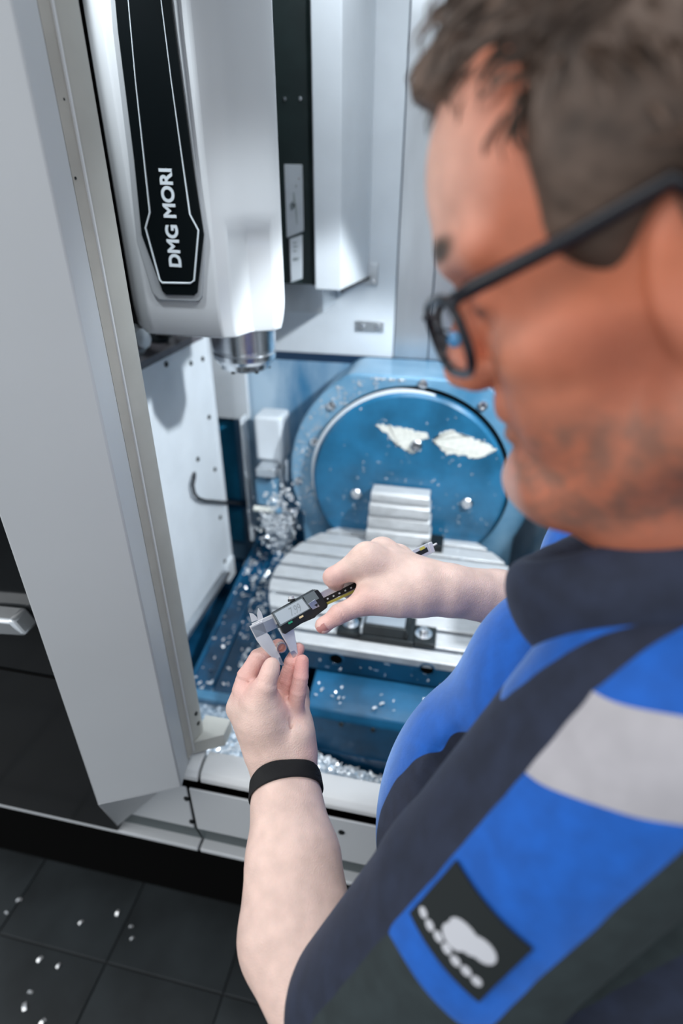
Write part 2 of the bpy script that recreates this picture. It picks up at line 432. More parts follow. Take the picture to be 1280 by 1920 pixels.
# left interior wall
WX = -0.645
lw = MB().box((WX - 0.008, 0.60, 0.603), (WX, 1.392, 1.302)).build('interior_wall', M['interior'], mach, bevel=0.002)
MB().box((WX - 0.03, 1.384, 0.55), (WX + 0.004, 1.394, 1.31)).build('wall_edge_trim', M['interior'], lw)
MB().prism([(WX - 0.01, 0.60, 0.605), (WX + 0.012, 0.60, 0.590), (WX + 0.012, 0.60, 0.575), (WX - 0.01, 0.60, 0.575)], (0, 0.74, 0)).build('wall_foot_strip', M['stainless'], lw)
MB().box((WX - 0.004, 1.335, 0.545), (WX + 0.010, 1.392, 0.615)).build('wall_tab', M['interior'], lw, bevel=0.003)
for (px, py) in ((357, 681), (379, 673), (391, 782), (402, 880), (370, 861), (412, 970), (421, 1052), (311, 683)):
    p = onX(px, py, WX)
    MB().lathe([(0.0065, 0), (0.0065, 0.002), (0.004, 0.0045), (0, 0.005)], (WX, p[1], p[2]), (1, 0, 0), 14).build('screw', M['clamp'], lw)
# dark tool opening above it
op = MB().box((-0.86, 0.60, 1.30), (-0.84, 1.60, 2.2)).build('tool_opening', M['black'], mach)
MB().prism([(WX - 0.05, 0.60, 1.302), (WX + 0.006, 0.60, 1.302), (WX + 0.006, 0.60, 1.318), (WX - 0.05, 0.60, 1.33)], (0, 0.76, 0)).build('opening_rail', M['railgrey'], op)
for k, yy in enumerate((0.98, 1.10, 1.21, 1.31)):
    MB().lathe([(0, 0), (0.030, 0), (0.034, 0.012), (0.034, 0.030), (0.022, 0.036), (0.020, 0.060), (0, 0.062)], (WX - 0.055, yy, 1.345), (1, -0.3, 0.25), 24).build('tool_holder', M['stainless'] if k % 2 else M['clamp'], op)

# rear wall: light upper sheets, dark seam, stained lower sheet
BY = 1.60
seams = [-0.86, -0.181, -0.083, 0.10, 0.36, 0.62, 1.27]
for k in range(6):
    MB().box((seams[k] + 0.0015, BY, 1.2185), (seams[k + 1] - 0.0015, BY + 0.02, 2.2)).build('rear_sheet', M['interior'] if k not in (1, 2) else M['stainless'], mach, bevel=0.001)
MB().box((-1.27, BY + 0.004, 0.46), (1.27, BY + 0.03, 2.2)).build('rear_backing', M['navygap'], mach)
MB().box((-0.70, BY - 0.004, 1.196), (1.27, BY + 0.006, 1.2185)).build('rear_seam', M['navygap'], mach)
lows = MB().box((-0.86, BY - 0.012, 0.46), (1.27, BY + 0.004, 1.196)).build('rear_lower_sheet', M['bluewall'], mach)
for px in (690, 757, 840):
    p = onY(px, 672, BY)
    MB().lathe([(0.007, 0), (0.006, 0.004), (0, 0.005)], (p[0], BY - 0.004, 1.207), (0, -1, 0), 12).build('screw', M['steel'], lows)
pl = onY(693, 612, BY)
sp_ = MB().box((pl[0] - 0.040, BY - 0.004, pl[2] - 0.014), (pl[0] + 0.040, BY, pl[2] + 0.014)).build('screw_plate', M['stainless'], mach, bevel=0.001)
for dx in (-0.022, 0.022):
    MB().lathe([(0.009, 0), (0.008, 0.003), (0.003, 0.0035), (0, 0.002)], (pl[0] + dx, BY - 0.004, pl[2]), (0, -1, 0), 16).build('screw', M['steel'], sp_)
pl = onY(688, 515, BY)
sp_ = MB().box((pl[0] - 0.030, BY - 0.005, pl[2] - 0.026), (pl[0] + 0.030, BY, pl[2] + 0.028)).build('corner_plate', M['stainless'], mach, bevel=0.001)
MB().lathe([(0.007, 0), (0.006, 0.003), (0, 0.0035)], (pl[0] + 0.018, BY - 0.005, pl[2] - 0.016), (0, -1, 0), 14).build('screw', M['steel'], sp_)

# boxed column cover and the dark column slot beside it
zb = 1.428
cc = MB().plan([(-0.342, 1.35), (-0.281, 1.35), (-0.257, 1.60), (-0.342, 1.60)], zb, 2.2).build('column_cover', M['interior'], mach, bevel=0.002)
MB().tube([(-0.279, 1.352, zb - 0.001), (-0.2555, 1.598, zb - 0.001)], 0.004, 8).build('edge_seal', M['cable'], cc)
ds = MB().plan([(-0.56, 1.37), (-0.356, 1.37), (-0.344, 1.352), (-0.344, 1.60), (-0.56, 1.60)], 1.436, 2.2).build('column_slot', M['darkpanel'], mach, bevel=0.001)
MB().plan([(-0.56, 1.44), (-0.345, 1.44), (-0.345, 1.60), (-0.56, 1.60)], 1.36, 1.436).build('slot_ledge', M['stainless'], mach)
for (px, py) in ((563, 185), (534, 186)):
    p = onY(px, py, 1.37)
    MB().lathe([(0.004, 0), (0.0035, 0.003), (0, 0.0035)], (p[0], 1.37, p[2]), (0, -1, 0), 12).build('screw', M['steel'], ds)
# right post and dark right interior
pr = onY(1083, 1015, 0.92)
MB().plan([(pr[0] - 0.024, 0.915), (pr[0] + 0.03, 0.93), (pr[0] + 0.03, 0.98), (pr[0] - 0.024, 0.98)], 0.60, 1.15).build('right_post', M['interior'], mach, bevel=0.003)
p = onY(1070, 1038, 0.915)
MB().lathe([(0.006, 0), (0.005, 0.003), (0, 0.0035)], (p[0], 0.916, p[2]), (0, -1, 0), 12).build('screw', M['clamp'], mach)
MB().plan([(0.33, 1.15), (0.345, 1.15), (0.345, 1.60), (0.33, 1.60)], 0.46, 1.15).build('dark_side_sheet', M['darkpanel'], mach)

# floor of the work space: chute, trough lip, front well
ch = MB()
prof = []
xs = np.linspace(-0.60, -0.30, 13)
ch.prism([(-0.605, 0.935, 0.500), (-0.605, 1.595, 0.615), (-0.30, 1.595, 0.615), (-0.30, 0.935, 0.500)], (0, 0, -0.02))
cho = ch.build('chute', M['bluedeep'], mach)
for k, xx in enumerate((-0.598, -0.535, -0.47, -0.40, -0.335)):
    MB().prism([(xx - 0.005, 0.935, 0.499), (xx + 0.005, 0.935, 0.499), (xx + 0.003, 0.935, 0.507), (xx - 0.003, 0.935, 0.507)], (0, 0.60, 0.1045)).build('chute_rib', M['blue'], cho)
MB().prism([(-0.66, 0.918, 0.498), (-0.66, 0.935, 0.512), (-0.66, 0.940, 0.505), (-0.66, 0.925, 0.46)], (0.42, 0, 0)).build('chute_lip', M['bluelight'], cho, bevel=0.002)
MB().box((-1.27, 0.60, 0.455), (1.27, 1.72, 0.462)).build('tray', M['bluedeep'], mach)

# ================================================================== SPINDLE HEAD
head = empty('spindle_head', (-0.43, 1.0, 1.30), 'white glossy spindle head with a long black badge and steel nose', 'spindle')
HX = -0.43
def head_section(z):
    t = min(1.0, max(0.0, (1.60 - z) / 0.05)); t = t * t * (3 - 2 * t); b = min(1.0, max(0.0, (1.47 - z) / 0.06))
    m = 0.016 * t
    sh = 0.020 * b * b
    pr = [(0.060, 0.850 + 0.6 * sh), (0.078, 0.862 + m * 0.1 + 0.5 * sh), (0.100 - m * 0.7, 0.890 + m * 1.3 + 0.3 * sh), (0.128 - m * 0.2 - 0.3 * sh, 0.925 + m * 0.4), (0.136 - 0.6 * sh, 0.952), (0.119 - 0.6 * sh, 1.00), (0.088, 1.10), (0.05, 1.20)]
    right = [(HX + x, y) for x, y in pr]
    left = [(HX - x, y) for x, y in [(0.060, 0.850 + 0.6 * sh), (0.078, 0.862 + 0.5 * sh), (0.100, 0.890 + 0.3 * sh), (0.128 - 0.3 * sh, 0.925), (0.136 - 0.6 * sh, 0.952), (0.119 - 0.6 * sh, 1.00), (0.088, 1.10), (0.05, 1.20)]]
    return right, left
zs = [1.419, 1.422, 1.429, 1.440, 1.455, 1.47, 1.52, 1.55, 1.56, 1.57, 1.58, 1.59, 1.60, 1.70, 1.9, 2.2]
vs, fs = [], []
for z in zs:
    r_, l_ = head_section(z)
    ring = r_ + l_[::-1]
    vs += [(x, y, z) for x, y in ring]
nr = 16
for k in range(len(zs) - 1):
    for i in range(nr):
        j = (i + 1) % nr
        fs.append((k * nr + i, k * nr + j, (k + 1) * nr + j, (k + 1) * nr + i))
fs.append(tuple(range(nr))); fs.append(tuple((len(zs) - 1) * nr + i for i in range(nr)))
MB().add(vs, fs).build('head_cover', M['headwhite'], head, smooth=28, bevel=0.006, seg=3)

FY = 0.850
def flat(pxs, y): return [onY(px, py, y) for px, py in pxs]
# badge: silver border plate, black inlay, outline and lettering, all shallow solids on the cover front
border = [(206, -40), (214, 60), (243, 300), (258, 452), (287, 548), (300, 562), (374, 565), (381, 556), (387, 440), (372, 330), (340, 60), (330, -40)]
inlay = [(213, -40), (222, 60), (252, 300), (266, 440), (305, 546), (313, 553), (364, 554), (371, 548), (383, 440), (366, 330), (330, 60), (318, -40)]
bp_ = MB().prism(flat(border, FY), (0, -0.004, 0)).build('badge_border', M['border'], head, bevel=0.0015)
bi_ = MB().prism(flat(inlay, FY - 0.004), (0, -0.002, 0)).build('badge', M['badge'], head, bevel=0.0008)
tag(bi_, 'long tapering black badge with white letters DMG MORI')
outline = [(237, -40), (254, 150), (281, 398), (273, 427), (299, 524), (304, 530), (357, 531), (364, 526), (372, 432), (356, 402), (321, 150), (297, -40)]
pts = [np.array(p) + np.array((0, -0.0002, 0)) for p in flat(outline, FY - 0.0062)]
MB().tube(pts, [0.0007] * 2 + [0.0013] * 8 + [0.0007] * 2, 8).build('badge_outline', M['print'], bi_)
# lettering DMG MORI reading upwards
def text_solid(body, name, mat, parent, origin, xdir, ydir, size, thick=0.0006, align='CENTER', squeeze=1.0, bold=0.0):
    cu = bpy.data.curves.new(name, 'FONT'); cu.body = body; cu.size = size; cu.extrude = thick; cu.align_x = align; cu.align_y = 'CENTER'
    cu.offset = bold
    tmp = bpy.data.objects.new(name, cu); col.objects.link(tmp)
    bpy.context.view_layer.update()
    dg = bpy.context.evaluated_depsgraph_get()
    me = bpy.data.meshes.new_from_object(tmp.evaluated_get(dg))
    bpy.data.objects.remove(tmp)
    x = np.array(xdir, float); x /= np.linalg.norm(x); y = np.array(ydir, float); y -= x * np.dot(x, y); y /= np.linalg.norm(y); z = np.cross(x, y)
    mt = Matrix([[x[i] * squeeze, y[i], z[i], 0] for i in range(3)] + [[0, 0, 0, 1]])
    me.transform(mt)
    me.name = name; me.materials.clear(); me.materials.append(mat)
    o = bpy.data.objects.new(name, me); col.objects.link(o); o.location = origin
    adopt(o, parent)
    return o
ta, tb = onY(330, 497, FY - 0.0064), onY(311, 320, FY - 0.0064)
L_ = np.linalg.norm(tb - ta)
text_solid('DMG MORI', 'lettering', M['print'], bi_, (ta + tb) / 2, tb - ta, np.cross((0, -1, 0), tb - ta), 0.0262, 0.0006, squeeze=L_ / 0.1235, bold=0.0008)

nose = MB().lathe([(0.0, 0.12), (0.070, 0.12), (0.066, 0.085), (0.0640, 0.042), (0.0625, 0.040), (0.0625, 0.036), (0.0645, 0.034), (0.0640, 0.024), (0.058, 0.016), (0.052, 0.014), (0.050, 0.004), (0.044, 0.0), (0.024, 0.0), (0.022, 0.02), (0, 0.02)], (HX, 1.10, 1.306), (0, 0, 1), 64).build('spindle_nose', M['steel'], head, smooth=30)
for a in range(6):
    an = a * math.pi / 3 + 0.3
    c = np.array((HX + 0.047 * math.cos(an), 1.10 + 0.047 * math.sin(an), 1.3085))
    MB().cyl(c, c + np.array((0, 0, -0.0035)), 0.004, n=12).build('nozzle', M['clamp'], nose)

# ================================================================== SIGN PLATES on the dark slot
q = [onY(px, py, 1.372) for px, py in ((533, 308), (567, 309), (570, 433), (538, 446))]
s1 = MB().prism(q, (0, -0.003, 0)).build('sign_plate', M['platewhite'], bevel=0.001)
tag(s1, 'upper silver instruction plate with a drawn figure on the black column strip', 'sign', 'instruction plates')
def ink(pxs, y, parent, name='print', mat='lcdink'):
    return MB().prism([onY(px, py, y) for px, py in pxs], (0, -0.0004, 0)).build(name, M[mat], parent, smooth=0)
ink([(549, 360), (552, 361), (556, 385), (558, 420), (556, 421), (552, 388), (549, 384)], 1.3688, s1)
ink([(550, 381), (553, 382), (553, 390), (550, 390)], 1.3688, s1)
ink([(543, 384), (549, 376), (550, 390), (546, 396)], 1.3688, s1, mat='calgrey')
ink([(554, 346), (557, 347), (556, 352), (553, 351)], 1.3688, s1)
ink([(559, 333), (562, 334), (562, 337), (559, 336)], 1.3688, s1, mat='ringmetal')
q = [onY(px, py, 1.3705) for px, py in ((543, 448), (567, 440), (567, 522), (545, 530))]
s2 = MB().prism(q, (0, -0.003, 0)).build('sign_plate', M['platewhite'], bevel=0.001)
tag(s2, 'lower narrow silver plate with faint print under the figure plate', 'sign', 'instruction plates')
for yy in (455, 462, 470, 484, 487): ink([(549, yy), (556 + yy % 5, yy - 1), (556 + yy % 5, yy + 1), (549, yy + 2)], 1.3672, s2, mat='calgrey')
tb_ = MB().tube([onY(541, 446, 1.366), onY(542, 480, 1.366), onY(544, 528, 1.366)], 0.0028, 8).build('black_rod', M['cable'])
tag(tb_, 'thin black rod hanging beside the lower silver plate', 'rod')

# ================================================================== SWIVEL UNIT behind the table
SX, SZ, SR = -0.100, 0.922, 0.265
sw = empty('swivel_unit', (SX, 1.45, 0.46), 'big round blue swivel bearing unit on the rear wall', 'machine part')
poly = []
R2 = 0.340; zt = 1.219
for k in range(0, 61):
    a = math.radians(-25 + 230 * k / 60)
    x, z = SX + R2 * math.cos(a), SZ + R2 * math.sin(a)
    poly.append((x, 1.412, min(z, zt)))
poly += [(SX - R2 * 0.90, 1.412, 0.46), (SX + R2 * 0.92, 1.412, 0.46)]
MB().prism(poly, (0, 0.18, 0)).build('housing', M['bluelight'], sw, bevel=0.006, seg=3)
MB().lathe([(SR + 0.002, 0.006), (SR + 0.002, 0.001), (SR + 0.010, 0.001), (SR + 0.010, 0.006)], (SX, 1.412, SZ), (0, -1, 0), 96).build('bearing_gap', M['black'], sw)
MB().lathe([(0, 0.036), (SR - 0.008, 0.036), (SR, 0.028), (SR, 0.0)], (SX, 1.413, SZ), (0, -1, 0), 96).build('faceplate', M['blueface'], sw)
fpY = 1.377
ar = MB(); NA = 44
for k in range(NA + 1):
    a = math.radians(78 + 118 * k / NA); w = 0.0065 * min(1, k / 8, (NA - k) / 10 + 0.05)
    for (rr_, yy) in ((SR - 0.001, 1.3955), (SR - 0.001, 1.388), (SR + 0.002 + w, 1.3895), (SR + 0.002 + w, 1.3955)):
        ar.v.append((SX + rr_ * math.cos(a), yy, SZ + rr_ * math.sin(a)))
for k in range(NA):
    for q in range(4):
        ar.f.append((k * 4 + q, k * 4 + (q + 1) % 4, (k + 1) * 4 + (q + 1) % 4, (k + 1) * 4 + q)); ar.mi.append(0)
ar.build('scraper_ring', M['interior'], sw, smooth=40)  # bright partial arc: highlight of the bevel put into shape and colour
for (px, py, r) in ((780, 835, 0.013), (668, 925, 0.013), (875, 943, 0.013), (655, 795, 0.006), (744, 790, 0.005)):
    p = onY(px, py, fpY)
    if r > 0.01: MB().lathe([(r * 1.25, 0), (r * 1.2, 0.005), (r, 0.007), (r * 0.9, 0.009), (r * 0.5, 0.009), (r * 0.45, 0.004), (0, 0.004)], (p[0], fpY, p[2]), (0, -1, 0), 24).build('bolt', M['steel'], sw)
for (px, py) in ((590, 828), (793, 720), (622, 760), (560, 900), (905, 760)):
    p = onY(px, py, 1.412)
    MB().lathe([(0.013, 0), (0.012, 0.006), (0.007, 0.007), (0.006, 0.002), (0, 0.002)], (p[0], 1.412, p[2]), (0, -1, 0), 20).build('bolt', M['steel'], sw)
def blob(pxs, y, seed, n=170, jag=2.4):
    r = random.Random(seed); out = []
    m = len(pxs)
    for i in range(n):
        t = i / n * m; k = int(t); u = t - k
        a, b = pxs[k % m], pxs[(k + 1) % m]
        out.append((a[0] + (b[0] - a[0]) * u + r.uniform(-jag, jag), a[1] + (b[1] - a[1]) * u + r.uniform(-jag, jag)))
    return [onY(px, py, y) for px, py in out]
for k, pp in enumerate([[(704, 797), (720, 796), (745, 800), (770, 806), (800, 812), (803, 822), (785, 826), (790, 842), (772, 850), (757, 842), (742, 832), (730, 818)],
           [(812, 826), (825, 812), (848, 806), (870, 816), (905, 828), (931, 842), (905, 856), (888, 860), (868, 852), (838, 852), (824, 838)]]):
    f_ = MB().prism(blob(pp, fpY - 0.0003, k + 3), (0, -0.0012, 0)).build('foam_patch', M['foam'])  # thin cream patch with a jagged outline, slightly proud of the plate
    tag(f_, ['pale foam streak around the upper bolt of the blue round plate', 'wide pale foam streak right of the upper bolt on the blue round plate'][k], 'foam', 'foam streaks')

# ================================================================== ROTARY TABLE
TX, TY, TZ, TR = -0.0935, 1.135, 0.772, 0.315
rt = empty('rotary_table', (TX, TY, 0.46), 'round slotted steel work table with flat front edge on a blue body', 'work table')
slots = [-0.21, -0.15, -0.09, -0.03, 0.03, 0.09, 0.15, 0.21]
def strip(y0, y1, z0, z1, mb, R=TR, chamf=0.004):
    n = 10
    ys = np.linspace(y0, y1, n)
    right = [(TX + math.sqrt(R * R - y * y), TY + y) for y in ys]
    left = [(TX - math.sqrt(R * R - y * y), TY + y) for y in ys[::-1]]
    mb.plan(right + left, z0, z1)
edges = [-0.25] + slots + [0.25]
mb = MB()
for k in range(9):
    a = edges[k] + (0.006 if k else 0); b = edges[k + 1] - (0.006 if k < 8 else 0)
    strip(a, b, TZ - 0.020, TZ, mb)
topo = mb.build('table_top', M['table'], rt, bevel=0.003, seg=2)
mb = MB(); strip(-0.2495, 0.2495, TZ - 0.072, TZ - 0.020, mb)
mb.build('table_disc', M['blue'], rt, bevel=0.003)
for (px, py) in ((630, 1236), (800, 1255)):
    p = onY(px, py, TY - 0.25)
    hr_ = MB().lathe([(0.0175, 0.0), (0.0168, 0.0012), (0.0145, 0.0014), (0.0140, 0.0002)], (p[0], TY - 0.2495, p[2]), (0, -1, 0), 28).build('hole_rim', M['blue'], rt)
    MB().lathe([(0.0142, 0.0006), (0.008, 0.0003), (0, 0.0003)], (p[0], TY - 0.2495, p[2]), (0, -1, 0), 28).build('side_hole', M['black'], hr_)
body = MB().prism([(-0.238, 0.800, 0.676), (-0.238, 0.790, 0.660), (-0.238, 0.790, 0.462), (-0.238, 1.385, 0.462), (-0.238, 1.385, 0.699), (-0.238, 0.90, 0.699)], (0.30, 0, 0)).build('table_body', M['blue'], rt, bevel=0.005, seg=3)
MB().box((-0.24, 0.7865, 0.462), (0.068, 0.7915, 0.560)).build('body_skirt', M['bluedeep'], rt)
for (px, py) in ((576, 1326), (640, 1336), (700, 1346), (760, 1356)):
    p = onY(px, py, 0.79)
    MB().lathe([(0.005, 0), (0.0045, 0.004), (0, 0.005)], (p[0], 0.79, 0.652), (0, -1, 0), 12).build('screw', M['clamp'], rt)

# ribbed block at the rear of the table
rb = empty('ribbed_block', (-0.11, 1.33, TZ), 'ribbed bright aluminium block standing at the rear of the work table', 'block')
zz = [TZ, 0.815, 0.858, 0.898, 0.930]
for k in range(4):
    c = 0.004 * (k % 2)
    x0 = -0.199 + 0.003 * k; x1 = -0.022 - 0.004 * k
    MB().prism([(x0, 1.318 + c, zz[k]), (x0, 1.312 + c, zz[k] + 0.012), (x0, 1.314 + c, zz[k + 1] - 0.006), (x0, 1.322 + c, zz[k + 1] - 0.0005), (x0, 1.368, zz[k + 1] - 0.0005), (x0, 1.368, zz[k])], (x1 - x0, 0, 0)).build('block_rib', M['table'], rb, bevel=0.002)

# clamping fixture
fx = empty('clamping_fixture', (-0.09, 0.97, TZ), 'low black clamping fixture with two washered screws on the front of the work table', 'fixture')
cb = onZ(671, 1201, TZ); ce = onZ(773, 1219, TZ)
y0 = cb[1]; x0, x1 = cb[0] + 0.002, ce[0] - 0.012
MB().plan([(x0, y0), (ce[0], y0), (ce[0], y0 + 0.085), (x0, y0 + 0.085)], TZ, TZ + 0.016).build('fixture_base', M['clamp'], fx, bevel=0.002)
bl = MB().prism([(x0 + 0.004, y0 + 0.004, TZ + 0.016), (x0 + 0.004, y0 + 0.018, TZ + 0.034), (x0 + 0.004, y0 + 0.074, TZ + 0.034), (x0 + 0.004, y0 + 0.080, TZ + 0.016)], (x1 - x0 - 0.008, 0, 0)).build('fixture_block', M['clamp'], fx, bevel=0.002)
MB().box((x0 + 0.010, y0 + 0.022, TZ + 0.0335), (x1 - 0.010, y0 + 0.058, TZ + 0.0352)).build('block_face', M['stainless'], bl)
MB().box((x0 + 0.0005, y0 + 0.004, TZ + 0.016), (x0 + 0.006, y0 + 0.07, TZ + 0.036)).build('side_cheek', M['stainless'], fx, bevel=0.002)
MB().box((x1 - 0.006, y0 + 0.004, TZ + 0.016), (x1, y0 + 0.07, TZ + 0.036)).build('side_cheek', M['clamp'], fx, bevel=0.002)
for (pa, pb, pw) in (((630, 1191), (672, 1197), (657, 1168)), ((774, 1213), (815, 1219), (794, 1188))):
    a, b = onZ(*pa, TZ), onZ(*pb, TZ)
    MB().plan([(a[0], a[1]), (b[0], a[1]), (b[0], a[1] + 0.058), (a[0], a[1] + 0.058)], TZ, TZ + 0.014).build('clamp_bar', M['clamp'], fx, bevel=0.002)
    w = onZ(pw[0], pw[1], TZ + 0.016)
    ws = MB().lathe([(0.009, 0.0), (0.0185, 0.0), (0.0185, 0.003), (0.009, 0.0035)], (w[0], w[1], TZ + 0.014), (0, 0, 1), 28).build('washer', M['steel'], fx)
    MB().lathe([(0.0095, 0.0), (0.0095, 0.011), (0.008, 0.0125), (0.005, 0.0125), (0.0045, 0.006), (0, 0.006)], (w[0], w[1], TZ + 0.0172), (0, 0, 1), 20).build('screw', M['steel'], fx)
# small black block at the rear right of the table
pb0 = onZ(812, 1032, TZ)
MBk = MB().box((pb0[0] - 0.03, pb0[1] - 0.01, TZ), (pb0[0] + 0.025, pb0[1] + 0.05, TZ + 0.022)).build('stop_block', M['clamp'], bevel=0.002)
tag(MBk, 'small black stop block at the rear of the table beside the ribbed block', 'block')

# ================================================================== TOOL SETTER on the left
ts = empty('tool_setter', (-0.62, 1.50, 0.58), 'light sheet-metal post with a tool setting probe covered in chips', 'probe')
a = onY(393, 690, 1.56); b = onY(470, 785, 1.56)
MB().box((a[0], 1.545, b[2]), (b[0], 1.565, a[2] + 0.10)).build('upper_sheet', M['interior'], ts, bevel=0.002)
a = onY(452, 780, 1.52); b = onY(482, 1000, 1.52)
MB().box((a[0], 1.50, 0.60), (b[0] - 0.012, 1.545, a[2])).build('post', M['interior'], ts, bevel=0.006, seg=3)
a = onY(474, 780, 1.46); b = onY(531, 868, 1.46)
bx_ = MB().box((a[0], 1.46, b[2]), (b[0], 1.545, a[2])).build('probe_cover', M['interior'], ts, bevel=0.010, seg=3)
a = onY(519, 868, 1.46); b = onY(531, 930, 1.46)
MB().box((a[0], 1.46, b[2]), (b[0], 1.50, a[2] + 0.005)).build('cover_leg', M['interior'], ts, bevel=0.003)
a = onY(478, 878, 1.40); b = onY(516, 898, 1.40)
MB().box((a[0], 1.40, b[2]), (b[0], 1.46, a[2])).build('probe_arm', M['stainless'], ts, bevel=0.004)
a = onY(478, 900, 1.42); b = onY(520, 950, 1.42)
MB().box((a[0], 1.42, b[2]), (b[0], 1.46, a[2])).build('probe_bracket', M['bluelight'], ts, bevel=0.003)
c0, c1 = onY(476, 953, 1.37), onY(516, 957, 1.37)
MB().cyl(c0, c1, 0.0085, n=18).build('probe_barrel', M['foam'], ts, bevel=0.002)
c0, c1 = onY(517, 957, 1.37), onY(529, 958, 1.37)
MB().cyl(c0, c1, 0.010, n=18).build('probe_collar', M['bluelight'], ts)
c0, c1 = onY(529, 958, 1.37), onY(551, 960, 1.37)
MB().cyl(c0, c1, 0.0105, n=18).build('probe_tip', M['steel'], ts, bevel=0.002)
tri = [onY(px, py, 1.385) for px, py in ((487, 966), (546, 975), (549, 1010), (527, 1036), (513, 1034), (500, 1005))]
MB().prism(tri, (0, 0.035, 0)).build('drip_bracket', M['stainless'], ts, bevel=0.004)
a = onY(541, 857, 1.42)
MB().cyl(onY(538, 860, 1.44), onY(538, 900, 1.44), 0.006, n=12).build('pin', M['steel'], ts)
# blue sheet behind, dark horizontal rail
a = onY(408, 785, 1.585); b = onY(456, 960, 1.585)
bs = MB().box((a[0] - 0.08, 1.572, 0.55), (b[0], 1.588, a[2])).build('rear_corner_sheet', M['bluemid'], mach)
a = onY(436, 940, 1.565); b = onY(472, 944, 1.565)
MB().box((a[0] - 0.05, 1.55, a[2] - 0.008), (b[0], 1.572, a[2] + 0.006)).build('sheet_rail', M['navygap'], bs)
MB().plan([(-0.42, 1.47), (-0.36, 1.47), (-0.36, 1.585), (-0.42, 1.585)], 0.60, 1.03).build('dark_pocket', M['black'], mach)

# black cable loop on the left wall
cbl = [(371, 888), (364, 896), (361, 910), (364, 925), (371, 934), (384, 939), (400, 940), (420, 942)]
pts = [onX(px, py, WX + 0.012) for px, py in cbl]
pts[0][0] = WX + 0.002
pts += [onY(438, 943, 1.44), onY(452, 945, 1.49)]
cb_ = MB().tube(pts, 0.0045, 10).build('cable', M['cable'], smooth=80)
tag(cb_, 'thin black hose looping out of the white interior wall', 'hose')

# ================================================================== CHIPS
def flakes(n, sampler, size, name, label, mat='chip', seed=1):
    r = np.random.default_rng(seed)
    mb = MB()
    for i in range(n):
        p, nrm = sampler(r)
        p = np.asarray(p, float); nrm = np.asarray(nrm, float)
        t = r.normal(size=3); t -= nrm * np.dot(t, nrm) * 0.8; t /= np.linalg.norm(t)
        b = np.cross(nrm, t); b /= np.linalg.norm(b)
        s = size * r.uniform(0.5, 1.5); w = s * r.uniform(0.25, 0.6)
        hgt = nrm * s * r.uniform(0.1, 0.5)
        p = p + nrm * s * 0.12
        vs = [p - t * s - b * w, p - t * s + b * w, p + hgt - b * w, p + hgt + b * w, p + t * s - b * w, p + t * s + b * w]
        mb.add(vs, [(0, 2, 3, 1), (2, 4, 5, 3)])
    o = mb.build(name, M[mat], smooth=0)
    tag(o, label, 'chips', None, 'stuff')
    return o
# chip bed in the front well
nx, ny = 110, 34
gx = np.linspace(-0.66, 0.30, nx); gy = np.linspace(0.592, 0.93, ny)
X_, Y_ = np.meshgrid(gx, gy, indexing='ij')
hm = 0.528 + 0.055 * np.exp(-((X_ + 0.27) / 0.09) ** 2) * np.exp(-((Y_ - 0.75) / 0.08) ** 2) + 0.075 * np.exp(-((Y_ - 0.60) / 0.10) ** 2) + 0.02 * np.exp(-((X_ + 0.34) / 0.13) ** 2) - 0.05 * np.clip((Y_ - 0.76) / 0.15, 0, 1)
hm += rng.normal(size=hm.shape) * 0.0022 + 0.006 * np.sin(X_ * 37 + 2) * np.sin(Y_ * 45)
vs = np.stack([X_, Y_, hm], -1).reshape(-1, 3)
fs = [(i * ny + j, (i + 1) * ny + j, (i + 1) * ny + j + 1, i * ny + j + 1) for i in range(nx - 1) for j in range(ny - 1) if not (gx[i + 1] > -0.245 and gy[j + 1] > 0.782)]
cbd = MB().add(vs, fs).build('chip_bed', M['chipbed'], smooth=0)
tag(cbd, 'bed of wet metal chips in the front well behind the sill', 'chips', None, 'stuff')
def bed(r):
    while True:
        i, j = r.uniform(0, nx - 1.01), r.uniform(0, ny - 1.01) * 0.75
        if not (gx[int(i)] > -0.262 and gy[int(j)] > 0.768): break
    return (gx[int(i)] + r.uniform(0, 0.008), gy[int(j)] + r.uniform(0, 0.008), hm[int(i), int(j)] + 0.001), (0, 0, 1)
flakes(5000, bed, 0.0032, 'metal_chips', 'loose bright chips strewn over the chip bed', seed=2)
def chute_s(r):
    y = r.uniform(0.94, 1.55); x = r.uniform(-0.60, -0.33)
    if r.random() < 0.6:
        k = r.integers(0, 6); cx, cy = [(-0.47, 1.05), (-0.43, 1.12), (-0.52, 1.33), (-0.58, 1.40), (-0.50, 1.22), (-0.44, 1.46)][k]
        x, y = cx + r.normal() * 0.02, cy + r.normal() * 0.035
    return (min(max(x, -0.6), -0.31), min(max(y, 0.94), 1.58), 0.500 + (y - 0.935) * 0.174 + 0.002), (0, -0.17, 0.98)
flakes(480, chute_s, 0.0046, 'metal_chips', 'bright chips sticking to the dark blue chute', seed=3)
def face_s(r):
    while True:
        x, z = SX + r.normal() * 0.17, SZ + r.normal() * 0.14 - 0.03
        d = math.hypot(x - SX, z - SZ)
        if d < SR - 0.01 and z > 0.78: return (x, fpY - 0.0005, z), (0, -1, 0)
flakes(130, face_s, 0.0022, 'metal_chips', 'tiny bright specks on the blue round plate', seed=4)
def house_s(r):
    a = r.uniform(math.radians(95), math.radians(215)); rr = r.uniform(SR + 0.015, R2 - 0.008)
    return (SX + rr * math.cos(a), 1.411, min(SZ + rr * math.sin(a), 1.21)), (0, -1, 0)
flakes(240, house_s, 0.0030, 'metal_chips', 'bright specks on the rim of the swivel unit', seed=5)
def setter_s(r):
    px, py = r.normal(522, 17), r.normal(975, 30)
    return onY(px, py, 1.365 + r.uniform(-0.004, 0.01)), (0, -0.9, 0.43)
